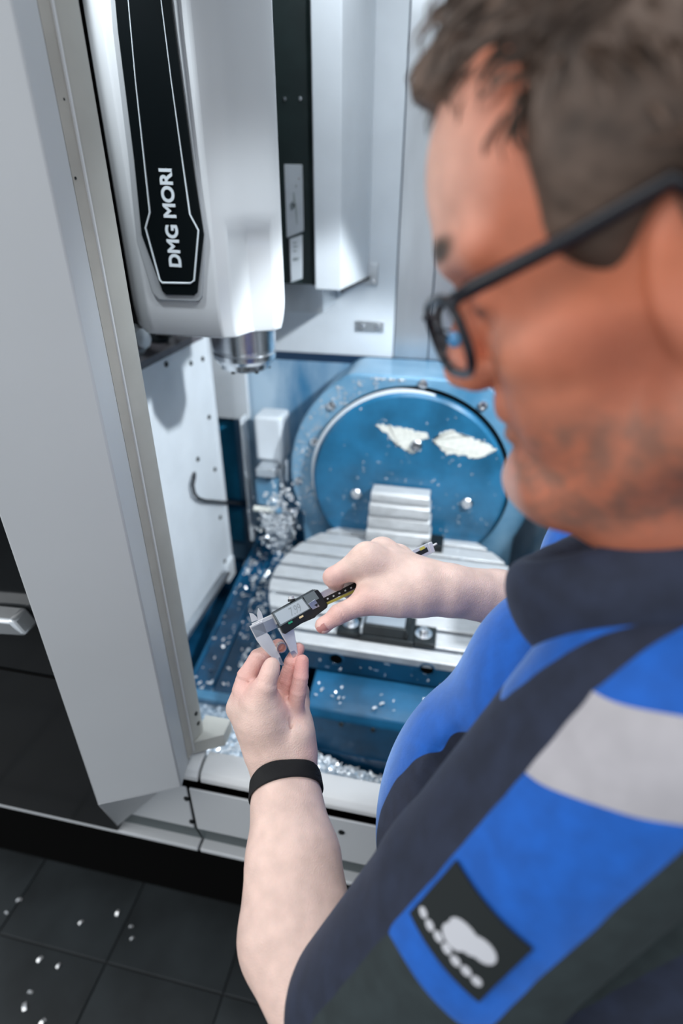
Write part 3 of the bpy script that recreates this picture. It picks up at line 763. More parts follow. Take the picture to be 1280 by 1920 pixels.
flakes(330, setter_s, 0.0050, 'metal_chips', 'clump of bright chips caught on the probe', seed=6)
def table_s(r):
    x, y = TX + r.uniform(-0.30, 0.30), TY + r.uniform(-0.245, 0.24)
    if math.hypot(x - TX, y - TY) > 0.305 or (-0.2 < x < 0.03 and y < 1.03): return table_s(r)
    return (x, y, TZ + 0.0005), (0, 0, 1)
flakes(60, table_s, 0.0040, 'metal_chips', 'single bright chips lying on the slotted table', seed=7)
def body_s(r):
    return ((r.uniform(-0.23, 0.05), r.uniform(0.81, 0.88), 0.688), (0, -0.1, 1)) if r.random() < 0.5 else ((r.uniform(-0.26, 0.10), TY - 0.2505, r.uniform(0.705, 0.75)), (0, -1, 0))
flakes(36, body_s, 0.0036, 'metal_chips', 'few bright chips on the blue table body', seed=8)
# single chips on the floor
for k, (px, py) in enumerate([(12, 1712), (75, 1799), (110, 1811), (46, 1888), (248, 1760), (220, 1712), (246, 1738), (86, 1604), (57, 1861), (152, 1730), (36, 1688), (80, 1917)]):
    p = onZ(px, py, 0.0)
    r = np.random.default_rng(100 + k)
    t = r.normal(size=3); t[2] = 0; t /= np.linalg.norm(t); b = np.cross((0, 0, 1), t)
    s = r.uniform(0.004, 0.009); w = s * 0.5
    vs = [p - t * s - b * w, p - t * s + b * w, p - b * w + (0, 0, 0.004), p + b * w + (0, 0, 0.003), p + t * s - b * w + (0, 0, 0.001), p + t * s + b * w + (0, 0, 0.001)]
    vs = [np.asarray(v) + (0, 0, 0.0003) for v in vs] + [np.asarray(v) + (0, 0, 0.0012) for v in vs]
    o = MB().add(vs, [(0, 1, 3, 2), (2, 3, 5, 4), (6, 8, 9, 7), (8, 10, 11, 9), (0, 6, 7, 1), (4, 5, 11, 10), (0, 2, 8, 6), (2, 4, 10, 8), (1, 7, 9, 3), (3, 9, 11, 5)]).build('metal_chip', M['chip'], smooth=0)
    tag(o, 'small bright metal chip lying on the dark floor tiles', 'chip', 'chips on the floor')

# ================================================================== SCULPTING: signed distance shapes -> one smooth surface
class Sculpt:
    def __init__(self):
        self.p = []
    def _push(self, fn, lo, hi, k, op):
        self.p.append((fn, np.asarray(lo, float), np.asarray(hi, float), k, op)); return self
    def cone(self, a, b, r1, r2, k=0.006, op=1, sq=None, s=1.0):
        """tapered limb from a to b; sq, s flatten it along direction sq by factor s"""
        a = np.asarray(a, float); b = np.asarray(b, float); ba = b - a; l2 = max(float(ba @ ba), 1e-12)
        if sq is not None: sq = np.asarray(sq, float) / np.linalg.norm(sq)
        def fn(P):
            pa = P - a
            t = np.clip(pa @ ba / l2, 0, 1)
            q = pa - t[:, None] * ba
            if sq is not None:
                q = q + (q @ sq)[:, None] * (1 / s - 1) * sq
                return (np.sqrt((q * q).sum(1)) - (r1 + (r2 - r1) * t)) * min(1, s)
            return np.sqrt((q * q).sum(1)) - (r1 + (r2 - r1) * t)
        R = max(r1, r2) * max(1, s)
        return self._push(fn, np.minimum(a, b) - R, np.maximum(a, b) + R, k, op)
    def chain(self, pts, rs, k=0.006, k0=None, **kw):
        for i in range(len(pts) - 1):
            self.cone(pts[i], pts[i + 1], rs[i], rs[i + 1], k if (i or k0 is None) else k0, **kw)
        return self
    def ell(self, c, rad, ax=None, k=0.006, op=1):
        c = np.asarray(c, float); rad = np.asarray(rad, float); A = np.eye(3) if ax is None else np.asarray(ax, float)   # columns = axes
        def fn(P):
            q = (P - c) @ A
            k0 = np.sqrt(((q / rad) ** 2).sum(1)); k1 = np.sqrt(((q / rad ** 2) ** 2).sum(1)) + 1e-9
            return k0 * (k0 - 1) / k1
        R = np.sqrt(((A * rad) ** 2).sum(1))
        return self._push(fn, c - R, c + R, k, op)
    def half(self, c, n, lo, hi, k=0.003):
        """keep only the side of the plane that n points away from"""
        c = np.asarray(c, float); n = np.asarray(n, float) / np.linalg.norm(n)
        return self._push(lambda P: -((P - c) @ n), lo, hi, k, -1)
    def eval(self, P, sel=None):
        d = np.full(len(P), 1e3)
        for i, (fn, lo, hi, k, op) in enumerate(self.p):
            if sel is not None and i not in sel: continue
            di = fn(P)
            if op > 0:
                hh = np.clip(k - np.abs(d - di), 0, None) / k
                d = np.minimum(d, di) - hh * hh * k * 0.25
            else:
                di = -di
                hh = np.clip(k - np.abs(d - di), 0, None) / k
                d = np.maximum(d, di) + hh * hh * k * 0.25
        return d
    def mesh(self, h, B=16, shell=None):
        lo = np.min([p[1] for p in self.p if p[4] > 0], 0) - 4 * h
        hi = np.max([p[2] for p in self.p if p[4] > 0], 0) + 4 * h
        bs = B * h
        nb = np.ceil((hi - lo) / bs).astype(int)
        NX, NY = int(nb[0] * B + 2), int(nb[1] * B + 2)
        g = np.arange(B + 1) * h
        GX, GY, GZ = np.meshgrid(g, g, g, indexing='ij')
        G = np.stack([GX, GY, GZ], -1).reshape(-1, 3)
        ckeys, cpos, quads = [], [], []
        los = np.array([p[1] for p in self.p]); his = np.array([p[2] for p in self.p]); ks = np.array([p[3] for p in self.p])
        ops = np.array([p[4] for p in self.p])
        corner = [(i, j, k) for i in (0, 1) for j in (0, 1) for k in (0, 1)]
        E = [(a, b) for a in range(8) for b in range(a + 1, 8) if sum(abs(np.array(corner[a]) - np.array(corner[b]))) == 1]
        half = bs * math.sqrt(3) / 2
        for bi in range(nb[0]):
            for bj in range(nb[1]):
                for bk in range(nb[2]):
                    o = lo + np.array((bi, bj, bk)) * bs
                    pad = (ks + 2 * h)[:, None]
                    hit = np.all((los - pad < o + bs) & (his + pad > o), 1)
                    if not np.any(hit & (ops > 0)): continue
                    sel = set(np.nonzero(hit)[0].tolist())
                    dc = self.eval((o + bs / 2)[None], sel)[0]
                    if abs(dc) > half * 2.2 + 0.03: continue
                    dv = self.eval(o + G, sel)
                    if dv.min() > 0 or dv.max() < 0: continue
                    d = dv.reshape(B + 1, B + 1, B + 1)
                    cs = [d[i:B + i, j:B + j, k:B + k] for (i, j, k) in corner]
                    neg = sum((c < 0).astype(int) for c in cs)
                    act = (neg > 0) & (neg < 8)
                    I, J, K = np.nonzero(act)
                    if len(I) == 0: continue
                    cv = [c[I, J, K] for c in cs]
                    acc = np.zeros((len(I), 3)); cnt = np.zeros(len(I))
                    for a, b in E:
                        da, db = cv[a], cv[b]
                        m = (da < 0) != (db < 0)
                        t = np.where(m, da / np.where(m, da - db, 1), 0)
                        pa, pb = np.array(corner[a], float), np.array(corner[b], float)
                        acc += m[:, None] * (pa + t[:, None] * (pb - pa)); cnt += m
                    pos = o + (np.stack([I, J, K], 1) + acc / cnt[:, None]) * h
                    gi, gj, gk = I + bi * B + 1, J + bj * B + 1, K + bk * B + 1
                    ckeys.append((gk.astype(np.int64) * NY + gj) * NX + gi); cpos.append(pos)
                    s = d < 0
                    for ax in range(3):
                        s0 = s[:B, :B, :B]
                        s1 = s[1:, :B, :B] if ax == 0 else (s[:B, 1:, :B] if ax == 1 else s[:B, :B, 1:])
                        I, J, K = np.nonzero(s0 != s1)
                        if len(I) == 0: continue
                        fl = s0[I, J, K]
                        gi, gj, gk = I + bi * B + 1, J + bj * B + 1, K + bk * B + 1
                        def key(di, dj, dk): return ((gk + dk).astype(np.int64) * NY + (gj + dj)) * NX + (gi + di)
                        if ax == 0: q = [key(0, -1, -1), key(0, 0, -1), key(0, 0, 0), key(0, -1, 0)]
                        elif ax == 1: q = [key(-1, 0, -1), key(-1, 0, 0), key(0, 0, 0), key(0, 0, -1)]
                        else: q = [key(-1, -1, 0), key(0, -1, 0), key(0, 0, 0), key(-1, 0, 0)]
                        q = np.stack(q, 1)
                        q[~fl] = q[~fl][:, ::-1]
                        quads.append(q)
        keys = np.concatenate(ckeys); pos = np.concatenate(cpos); Q = np.concatenate(quads)
        order = np.argsort(keys); keys = keys[order]; pos = pos[order]
        idx = np.searchsorted(keys, Q); idx = np.clip(idx, 0, len(keys) - 1)
        ok = np.all(keys[idx] == Q, 1)
        return pos, idx[ok]

def sculpt_object(name, pos, quads, mat, parent, colors=None, smooth_it=2, origin=None):
    me = bpy.data.meshes.new(name)
    org = np.asarray(origin if origin is not None else pos.mean(0), float)
    P = (pos - org).astype(np.float32)
    me.vertices.add(len(P)); me.vertices.foreach_set('co', P.ravel())
    me.loops.add(quads.size); me.loops.foreach_set('vertex_index', quads.astype(np.int32).ravel())
    me.polygons.add(len(quads)); me.polygons.foreach_set('loop_start', (np.arange(len(quads)) * 4).astype(np.int32))
    me.update(calc_edges=True); me.validate()
    me.polygons.foreach_set('use_smooth', np.ones(len(me.polygons), dtype=bool))
    if colors is not None:
        at = me.color_attributes.new('Col', 'FLOAT_COLOR', 'POINT')
        c4 = np.concatenate([colors, np.ones((len(colors), 1))], 1).astype(np.float32)
        at.data.foreach_set('color', c4.ravel())
    me.materials.append(mat)
    o = bpy.data.objects.new(name, me); col.objects.link(o)
    o.location = org
    if smooth_it:
        m = o.modifiers.new('smooth', 'SMOOTH'); m.factor = 0.5; m.iterations = smooth_it
    adopt(o, parent)
    return o

def laplace(pos, quads, it=2, f=0.5):
    n = len(pos)
    a = np.concatenate([quads[:, 0], quads[:, 1], quads[:, 2], quads[:, 3]]); b = np.concatenate([quads[:, 1], quads[:, 2], quads[:, 3], quads[:, 0]])
    for _ in range(it):
        acc = np.zeros_like(pos); cnt = np.zeros(n)
        for c in range(3): acc[:, c] = np.bincount(a, pos[b, c], n) + np.bincount(b, pos[a, c], n)
        cnt = np.bincount(a, minlength=n) + np.bincount(b, minlength=n)
        pos = pos + f * (acc / np.maximum(cnt, 1)[:, None] - pos)
    return pos

# ================================================================== PERSON
per = empty('person', (0.20, 0.33, 0.0), 'man in a blue and navy polo shirt and glasses bending over a caliper', 'person')

# head frame (fitted so that the profile lies as in the photograph); local axes: forward, left, up
HS = 1.06
HC = np.array((0.103, 0.321, 1.586))
HF = np.array((-0.919, 0.143, -0.366)); HL = np.array((-0.184, -0.980, 0.079)); HU = np.array((-0.348, 0.140, 0.927))
HA = np.stack([HF, HL, HU], 1)
def hp(f, l, u): return HC + HA @ (np.array((f, l, u)) * HS)
def hr(*r): return np.array(r) * HS

# skeleton (world coordinates; some joints taken from where the photo shows them)
SL = D(1235, 1330, 0.325); SRr = D(1175, 1055, 0.535)       # shoulders
EL = D(655, 1950, 0.468); WL = D(535, 1462, 0.600)                              # left elbow, wrist
ER = D(1180, 1195, 0.72); WR = D(838, 1106, 0.645)                               # right elbow, wrist
NB = np.array((0.205, 0.360, 1.435))                                             # base of the neck
CH = np.array((0.205, 0.365, 1.24)); BE = np.array((0.195, 0.345, 1.06)); HI = np.array((0.215, 0.335, 0.93))

S = Sculpt()
# --- head
S.ell(hp(-0.002, 0, 0.052), hr(0.098, 0.077, 0.082), HA, 0.01)                    # cranium
S.ell(hp(0.046, 0, 0.063), hr(0.055, 0.060, 0.060), HA, 0.02)                     # forehead
S.ell(hp(0.038, 0, -0.008), hr(0.052, 0.063, 0.070), HA, 0.02)                    # mid face
S.ell(hp(0.036, 0, -0.052), hr(0.049, 0.046, 0.046), HA, 0.02)                    # mouth block
S.ell(hp(0.077, 0, -0.081), hr(0.0235, 0.026, 0.020), HA, 0.014)                  # chin
S.ell(hp(0.048, 0, -0.096), hr(0.040, 0.036, 0.018), HA, 0.02)                    # under chin
S.ell(hp(0.028, 0, -0.108), hr(0.036, 0.040, 0.026), HA, 0.02)
for s in (1, -1):
    S.cone(hp(0.004, 0.055 * s, -0.055), hp(0.068, 0.022 * s, -0.084), 0.019 * HS, 0.015 * HS, 0.018)   # jaw line
    S.cone(hp(0.002, 0.058 * s, -0.050), hp(0.0, 0.062 * s, 0.0), 0.018 * HS, 0.016 * HS, 0.02)         # jaw branch
    S.ell(hp(0.058, 0.046 * s, -0.010), hr(0.022, 0.019, 0.017), HA, 0.016)                              # cheekbone
    S.ell(hp(0.050, 0.034 * s, -0.038), hr(0.027, 0.021, 0.026), HA, 0.016)                              # cheek
    S.cone(hp(0.0935, 0.012 * s, 0.042), hp(0.076, 0.048 * s, 0.040), 0.0090 * HS, 0.008 * HS, 0.012)   # brow ridge
    S.ell(hp(0.096, 0.031 * s, 0.017), hr(0.020, 0.021, 0.014), HA, 0.010, op=-1)                        # eye socket
    S.ell(hp(0.073, 0.032 * s, 0.018), hr(0.0145, 0.0150, 0.0135), HA, 0.005)                            # lids
    S.ell(hp(0.0965, 0.0135 * s, -0.0170), hr(0.0115, 0.0080, 0.0085), HA, 0.005)                        # nostril wing
    S.ell(hp(0.001, 0.074 * s, 0.004), hr(0.018, 0.006, 0.032), HA, 0.006)                               # ear
    S.ell(hp(0.003, 0.080 * s, 0.006), hr(0.010, 0.004, 0.020), HA, 0.004, op=-1)
S.cone(hp(0.088, 0, 0.030), hp(0.104, 0, -0.006), 0.0085 * HS, 0.0100 * HS, 0.008)   # nose bridge
S.ell(hp(0.1045, 0, -0.0130), hr(0.0130, 0.0125, 0.0115), HA, 0.006)                 # nose tip
for s in (1, -1): S.ell(hp(0.101, 0.0075 * s, -0.0260), hr(0.007, 0.0035, 0.004), HA, 0.003, op=-1)   # nostrils
S.cone(hp(0.083, 0.014, -0.036), hp(0.083, -0.014, -0.036), 0.0095 * HS, 0.0095 * HS, 0.008)   # upper lip
S.ell(hp(0.087, 0, -0.0400), hr(0.0065, 0.020, 0.0048), HA, 0.004)
S.ell(hp(0.085, 0, -0.0530), hr(0.0080, 0.019, 0.0062), HA, 0.005)
S.cone(hp(0.0965, 0.022, -0.0468), hp(0.0965, -0.022, -0.0468), 0.0040, 0.0040, 0.004, op=-1)  # mouth line
# --- neck
S.cone(hp(-0.030, 0, -0.030), NB + (-0.005, 0, -0.02), 0.060, 0.066, 0.03)
S.cone(hp(0.010, 0, -0.070), NB + (-0.045, 0.0, -0.03), 0.045, 0.050, 0.03)
# --- torso core and upper arms (under the shirt)
S.chain([NB, CH, BE, HI], [0.050, 0.060, 0.060, 0.060], 0.05)
S.chain([NB + (0, 0, -0.06), SL, EL], [0.050, 0.048, 0.040], 0.03)
S.chain([NB + (0, 0, -0.06), SRr, ER], [0.050, 0.048, 0.040], 0.03)
# --- left forearm
F1, F2 = D(556, 1750, 0.525), D(549, 1610, 0.562)
flat_l = CM.T @ np.array((0.0, 0.45, 0.9))
S.chain([EL, F1, F2, D(538, 1510, 0.588), WL], [0.050, 0.0545, 0.0475, 0.0375, 0.0335], 0.004, sq=flat_l, s=0.80)
# --- left hand
def r_(px, z): return px * z / FPX
dz = CM[2]
def LH(px, py, z=0.6): return D(px, py, z)
S.cone(WL, LH(524, 1415, 0.606), 0.0335, 0.0325, 0.006, sq=dz, s=0.70)
S.cone(LH(524, 1415, 0.610), LH(503, 1368, 0.620), 0.0325, 0.0330, 0.010, sq=dz, s=0.55)          # palm
S.cone(LH(498, 1395, 0.612), LH(450, 1332, 0.612), 0.0225, 0.0138, 0.010, sq=dz, s=0.85)          # metacarpals
S.cone(LH(515, 1390, 0.622), LH(513, 1332, 0.630), 0.0180, 0.0130, 0.010)
S.cone(LH(535, 1395, 0.620), LH(552, 1342, 0.621), 0.0180, 0.0122, 0.010)
S.cone(LH(555, 1400, 0.612), LH(566, 1356, 0.623), 0.0160, 0.0118, 0.010)
S.cone(LH(510, 1402, 0.602), LH(493, 1345, 0.599), 0.0240, 0.0250, 0.012, sq=dz, s=0.85)          # thenar
S.cone(LH(560, 1412, 0.606), LH(562, 1374, 0.604), 0.0145, 0.0145, 0.014)                          # hypothenar
S.cone(LH(545, 1440, 0.604), LH(560, 1412, 0.606), 0.0190, 0.0140, 0.010)
# thumb
S.chain([LH(491, 1345, 0.601), LH(489, 1315, 0.595), LH(497, 1287, 0.588), LH(505, 1262, 0.588), LH(509, 1246, 0.591)], [0.0235, 0.0175, 0.0112, 0.0088, 0.0076], 0.006, 0.016)
S.cone(LH(466, 1318, 0.606), LH(488, 1300, 0.596), 0.0120, 0.0110, 0.012)      # web between thumb and index
S.ell(LH(508.5, 1252, 0.5905), (0.0084, 0.0084, 0.0078), None, 0.004)
# index
S.chain([LH(448, 1324, 0.612), LH(461, 1270, 0.609), LH(483, 1234, 0.613), LH(522, 1210, 0.622)], [0.0122, 0.0102, 0.0094, 0.0076], 0.003, 0.008)
S.ell(LH(456, 1296, 0.606), (0.0100, 0.0095, 0.0115), None, 0.006)
# middle
S.chain([LH(520, 1318, 0.624), LH(536, 1280, 0.622), LH(547, 1243, 0.622), LH(559, 1217, 0.628)], [0.0108, 0.0096, 0.0089, 0.0074], 0.002, 0.007)
# ring
S.chain([LH(553, 1336, 0.613), LH(558, 1300, 0.606), LH(563, 1272, 0.606), LH(566.5, 1240, 0.611)], [0.0096, 0.0090, 0.0086, 0.0074], 0.002, 0.006)
# little finger, curled behind
S.chain([LH(560, 1345, 0.622), LH(566, 1318, 0.636), LH(566, 1296, 0.644), LH(562, 1276, 0.645)], [0.0105, 0.0085, 0.0078, 0.0065], 0.0035, 0.008)
# finger creases (thin grooves on the finger pads)
def groove(a, b, r=0.0012, k=0.003): S.cone(a, b, r, r, k, op=-1)
def crease(a, b, t, R, r=0.0011, k=0.0022):
    """fine skin fold round a finger that runs from a to b"""
    a = np.asarray(a); b = np.asarray(b); c = a + (b - a) * t; n = (b - a) / np.linalg.norm(b - a)
    def fn(P):
        q = P - c; h = q @ n; rd = np.sqrt(np.maximum((q * q).sum(1) - h * h, 0))
        return np.sqrt((rd - R) ** 2 + h * h) - r
    S._push(fn, c - R - r, c + R + r, k, -1)
crease(LH(448, 1324, 0.612), LH(461, 1270, 0.609), 0.45, 0.0119, 0.0008, 0.0012); crease(LH(448, 1324, 0.612), LH(461, 1270, 0.609), 1.0, 0.0108, 0.0010, 0.0014)
crease(LH(461, 1270, 0.609), LH(483, 1234, 0.613), 0.98, 0.0100, 0.0009, 0.0013)
crease(LH(553, 1336, 0.613), LH(558, 1300, 0.606), 1.0, 0.0096, 0.0009, 0.0013); crease(LH(558, 1300, 0.606), LH(563, 1272, 0.606), 0.95, 0.0092, 0.0009, 0.0013)
crease(LH(520, 1318, 0.624), LH(536, 1280, 0.622), 0.98, 0.0102, 0.0009, 0.0013); crease(LH(536, 1280, 0.622), LH(547, 1243, 0.622), 0.94, 0.0095, 0.0009, 0.0013)
crease(LH(497, 1287, 0.587), LH(505, 1262, 0.588), 0.35, 0.0105, 0.0005, 0.001)
groove(LH(546, 1350, 0.5955), LH(542, 1385, 0.5905), 0.0012, 0.005)
# --- right forearm
flat_r = CM[2] * 0.4 + CM[1] * 0.9
S.chain([ER, D(1030, 1142, 0.685), D(930, 1120, 0.662), WR], [0.050, 0.0390, 0.0325, 0.0285], 0.006)
# --- right hand
def RH(px, py, z): return D(px, py, z)
S.cone(WR, RH(785, 1101, 0.645), 0.0285, 0.0290, 0.012)
S.cone(RH(790, 1096, 0.648), RH(690, 1048, 0.640), 0.0275, 0.0170, 0.014)                          # index metacarpal
S.cone(RH(790, 1090, 0.658), RH(716, 1036, 0.665), 0.0240, 0.0165, 0.014)
S.cone(RH(795, 1088, 0.668), RH(745, 1046, 0.690), 0.0210, 0.0150, 0.012)
S.cone(RH(805, 1090, 0.675), RH(769, 1064, 0.708), 0.0180, 0.0130, 0.012)
S.cone(RH(780, 1110, 0.636), RH(700, 1112, 0.632), 0.0270, 0.0170, 0.016)                          # thumb web
# index
S.chain([RH(688, 1050, 0.638), RH(624, 1082, 0.634), RH(632, 1100, 0.658), RH(655, 1110, 0.676)], [0.0172, 0.0110, 0.0092, 0.0076], 0.004, 0.016)
# middle, ring, little: curled behind the caliper
S.chain([RH(716, 1038, 0.665), RH(650, 1078, 0.672), RH(655, 1108, 0.690), RH(685, 1118, 0.692)], [0.0160, 0.0108, 0.0092, 0.0076], 0.004, 0.014)
S.chain([RH(745, 1048, 0.690), RH(690, 1080, 0.702), RH(695, 1108, 0.715), RH(720, 1115, 0.710)], [0.0150, 0.0102, 0.0088, 0.0074], 0.004, 0.014)
S.chain([RH(769, 1066, 0.708), RH(728, 1085, 0.722), RH(732, 1106, 0.728), RH(752, 1112, 0.722)], [0.0135, 0.0092, 0.0080, 0.0068], 0.004, 0.014)
# thumb
S.chain([RH(742, 1122, 0.628), RH(682, 1130, 0.622), RH(636, 1151, 0.616), RH(606, 1173, 0.616)], [0.0195, 0.0132, 0.0106, 0.0080], 0.005, 0.016)
S.ell(RH(606, 1172, 0.6155), (0.0088, 0.0088, 0.0088), None, 0.004)
groove(RH(650, 1092, 0.6215), RH(664, 1108, 0.6165), 0.0022, 0.005)
crease(RH(682, 1130, 0.622), RH(636, 1151, 0.616), 0.97, 0.0113, 0.0006, 0.001); crease(RH(682, 1130, 0.622), RH(636, 1151, 0.616), 0.87, 0.0116, 0.0005, 0.001)
bpos, bq = S.mesh(0.0016)
bpos = laplace(bpos, bq, 2, 0.5)

# --- skin colour: paler hands, ruddy face, greying stubble, lips, nails
def wgt(P, c, r): 
    d = np.sqrt(((P - np.asarray(c)) ** 2).sum(1)) / r
    return np.clip(1 - d * d, 0, 1)[:, None] ** 1.0
Cc = np.tile(np.array((0.73, 0.525, 0.455)), (len(bpos), 1))
def mix(C, w, c): return C * (1 - w) + w * np.asarray(c)
hl = ((bpos - HC) @ HA) / HS
ishead = (hl[:, 2] > -0.16) & (np.abs(hl[:, 1]) < 0.11) & (np.abs(hl[:, 0]) < 0.15)
ih = ishead[:, None].astype(float)
Cc = Cc * (1 - ih) + ih * np.array((0.57, 0.185, 0.103))
def hw(c, r, amt):
    d = np.sqrt((((hl - np.array(c)) / np.array(r)) ** 2).sum(1)); return (np.clip(1 - d * d, 0, 1) * amt)[:, None] * ih
Cc = mix(Cc, hw((0.095, 0.01, 0.075), (0.060, 0.075, 0.055), 1.0), (0.76, 0.47, 0.38))       # forehead
Cc = mix(Cc, hw((0.12, 0.0, -0.01), (0.03, 0.022, 0.03), 0.7), (0.64, 0.26, 0.18))     # nose
for s in (1, -1):
    Cc = mix(Cc, hw((0.07, 0.045 * s, -0.015), (0.04, 0.04, 0.03), 0.5), (0.58, 0.25, 0.16))
    Cc = mix(Cc, hw((0.092, 0.026 * s, 0.046), (0.022, 0.026, 0.0075), 1.3).clip(0, 1), (0.06, 0.038, 0.024))   # eyebrow
def vnoise(P, sc_, seed):
    R_ = np.random.default_rng(seed).random((32, 32, 32))
    q = P * sc_ + 1000.0; i0 = np.floor(q).astype(int); f_ = q - i0; f_ = f_ * f_ * (3 - 2 * f_)
    out = 0
    for a in (0, 1):
        for b_ in (0, 1):
            for c in (0, 1):
                w_ = (f_[:, 0] if a else 1 - f_[:, 0]) * (f_[:, 1] if b_ else 1 - f_[:, 1]) * (f_[:, 2] if c else 1 - f_[:, 2])
                out = out + w_ * R_[(i0[:, 0] + a) % 32, (i0[:, 1] + b_) % 32, (i0[:, 2] + c) % 32]
    return out
for s in (1, -1): Cc = mix(Cc, hw((0.087, 0.032 * s, 0.0135), (0.014, 0.017, 0.0030), 1.2).clip(0, 1), (0.10, 0.05, 0.035))   # lashes of the lowered lids
nz = vnoise(bpos, 130, 1) - 0.5; nz2 = vnoise(bpos, 55, 2) - 0.5; nz3 = vnoise(bpos, 320, 3) - 0.5
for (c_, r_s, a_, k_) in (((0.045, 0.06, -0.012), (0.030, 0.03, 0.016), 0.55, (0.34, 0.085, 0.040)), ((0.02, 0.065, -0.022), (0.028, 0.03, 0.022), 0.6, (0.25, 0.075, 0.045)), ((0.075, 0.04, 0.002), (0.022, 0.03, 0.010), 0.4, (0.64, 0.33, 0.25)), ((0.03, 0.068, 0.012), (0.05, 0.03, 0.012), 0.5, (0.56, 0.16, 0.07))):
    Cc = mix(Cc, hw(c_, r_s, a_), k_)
beard = np.clip((-0.030 - hl[:, 2] - 0.25 * np.clip(0.05 - hl[:, 0], 0, 1) * 0) / 0.02, 0, 1) * np.clip((hl[:, 0] + 0.02) / 0.02, 0, 1) * np.clip((hl[:, 2] + 0.115) / 0.02, 0, 1)
beard *= (0.50 + 0.60 * nz + 0.60 * nz2 + 0.45 * nz3)
Cc = mix(Cc, (np.clip(beard, 0, 0.75))[:, None] * ih, (0.17, 0.105, 0.080))
Cc = mix(Cc, hw((0.100, 0, -0.085), (0.034, 0.034, 0.026), 1.0), (0.66, 0.46, 0.43))    # grey chin
Cc = mix(Cc, hw((0.100, 0, -0.044), (0.012, 0.026, 0.012), 0.7), (0.48, 0.19, 0.16))   # lips
for (px, py, z, r, a) in ((566, 1240, 0.605, 0.022, 0.85), (560, 1300, 0.603, 0.035, 0.45), (545, 1260, 0.615, 0.03, 0.6), (470, 1260, 0.605, 0.042, 0.5), (525, 1212, 0.618, 0.02, 0.7), (560, 1217, 0.622, 0.015, 0.8), (620, 1165, 0.61, 0.026, 0.5), (615, 1090, 0.628, 0.03, 0.35), (680, 1140, 0.61, 0.03, 0.3), (575, 1410, 0.60, 0.02, 0.3)):
    Cc = mix(Cc, wgt(bpos, D(px, py, z), r) * a, (0.74, 0.34, 0.31))
Cc = Cc * (1 + 0.10 * (nz + nz2))[:, None]
ob = sculpt_object('body', bpos, bq, M['skin'], per, Cc, 0)
# thumb nail of the right hand
def nail(c, nrm, along, ln, wd, name='thumb_nail'):
    c = np.asarray(c); n = np.asarray(nrm) / np.linalg.norm(nrm); a = np.asarray(along, float); a -= n * (a @ n); a /= np.linalg.norm(a); b = np.cross(n, a)
    vs, fs = [], []
    for i in range(7):
        for j in range(7):
            u, v = i / 3 - 1, j / 3 - 1
            w = wd * (1 - 0.18 * max(u, 0) ** 2)
            vs.append(c + a * ln * u + b * w * v - n * (0.0016 * v * v + 0.0008 * u * u))
    fs = [(i * 7 + j, (i + 1) * 7 + j, (i + 1) * 7 + j + 1, i * 7 + j + 1) for i in range(6) for j in range(6)]
    vs2 = [v - n * 0.0012 for v in vs]
    fs += [tuple(x + 49 for x in f[::-1]) for f in fs]
    return MB().add(vs + vs2, fs).build(name, M['nail'], per, smooth=60)
M['nail'] = material('finger_nail', (0.50, 0.22, 0.20), 0.25)
nail(D(606, 1172, 0.6155) + CM.T @ np.array((-0.14, 0.35, -0.93)) * 0.0093, CM.T @ np.array((-0.14, 0.35, -0.93)), D(604, 1175, 0.616) - D(636, 1151, 0.616), 0.0056, 0.0047)

# --- eyes
for s in (1, -1):
    e = MB().lathe([(0.0, -0.0125), (0.006, -0.011), (0.0105, -0.0068), (0.0125, 0), (0.0105, 0.0068), (0.006, 0.011), (0.0, 0.0125)], hp(0.0735, 0.032 * s, 0.0160), HF * 0.8 - HU * 0.5, 20).build('eye', M['eye'], per, smooth=80)

# --- hair
Hh = Sculpt()
Hh.ell(hp(-0.006, 0, 0.058), hr(0.108, 0.087, 0.090), HA, 0.01)
Hh.cone(hp(0.050, 0.0, 0.125), hp(0.088, 0.006, 0.113), 0.022, 0.012, 0.02)                  # front tuft
Hh.cone(hp(0.045, 0.02, 0.126), hp(0.080, 0.020, 0.112), 0.020, 0.010, 0.02)
Hh.cone(hp(0.02, -0.02, 0.128), hp(0.084, -0.02, 0.112), 0.022, 0.012, 0.02)
Hh.ell(hp(-0.045, 0, 0.015), hr(0.064, 0.079, 0.060), HA, 0.02)
for s in (1, -1): Hh.cone(hp(0.010, 0.068 * s, 0.045), hp(0.004, 0.0715 * s, 0.018), 0.011, 0.006, 0.01)   # sideburns
# forehead and face cut free of hair
Hh.ell(hp(0.115, 0, 0.040), hr(0.066, 0.085, 0.072), HA, 0.010, op=-1)
for s in (1, -1): Hh.ell(hp(0.092, 0.062 * s, 0.090), hr(0.046, 0.034, 0.042), HA, 0.010, op=-1)   # receding temples
for s in (1, -1): Hh.ell(hp(0.098, 0.070 * s, 0.045), hr(0.047, 0.036, 0.048), HA, 0.014, op=-1)
Hh.ell(hp(0.080, 0, -0.035), hr(0.070, 0.11, 0.078), HA, 0.020, op=-1)
Hh.ell(hp(0.010, 0, -0.085), hr(0.085, 0.095, 0.070), HA, 0.020, op=-1)
for s in (1, -1): Hh.ell(hp(0.004, 0.082 * s, 0.0), hr(0.020, 0.024, 0.032), HA, 0.02, op=-1)
hpos, hq = Hh.mesh(0.003)
hpos = laplace(hpos, hq, 8)
hair = sculpt_object('hair', hpos, hq, M['hair'], per, None, 0)
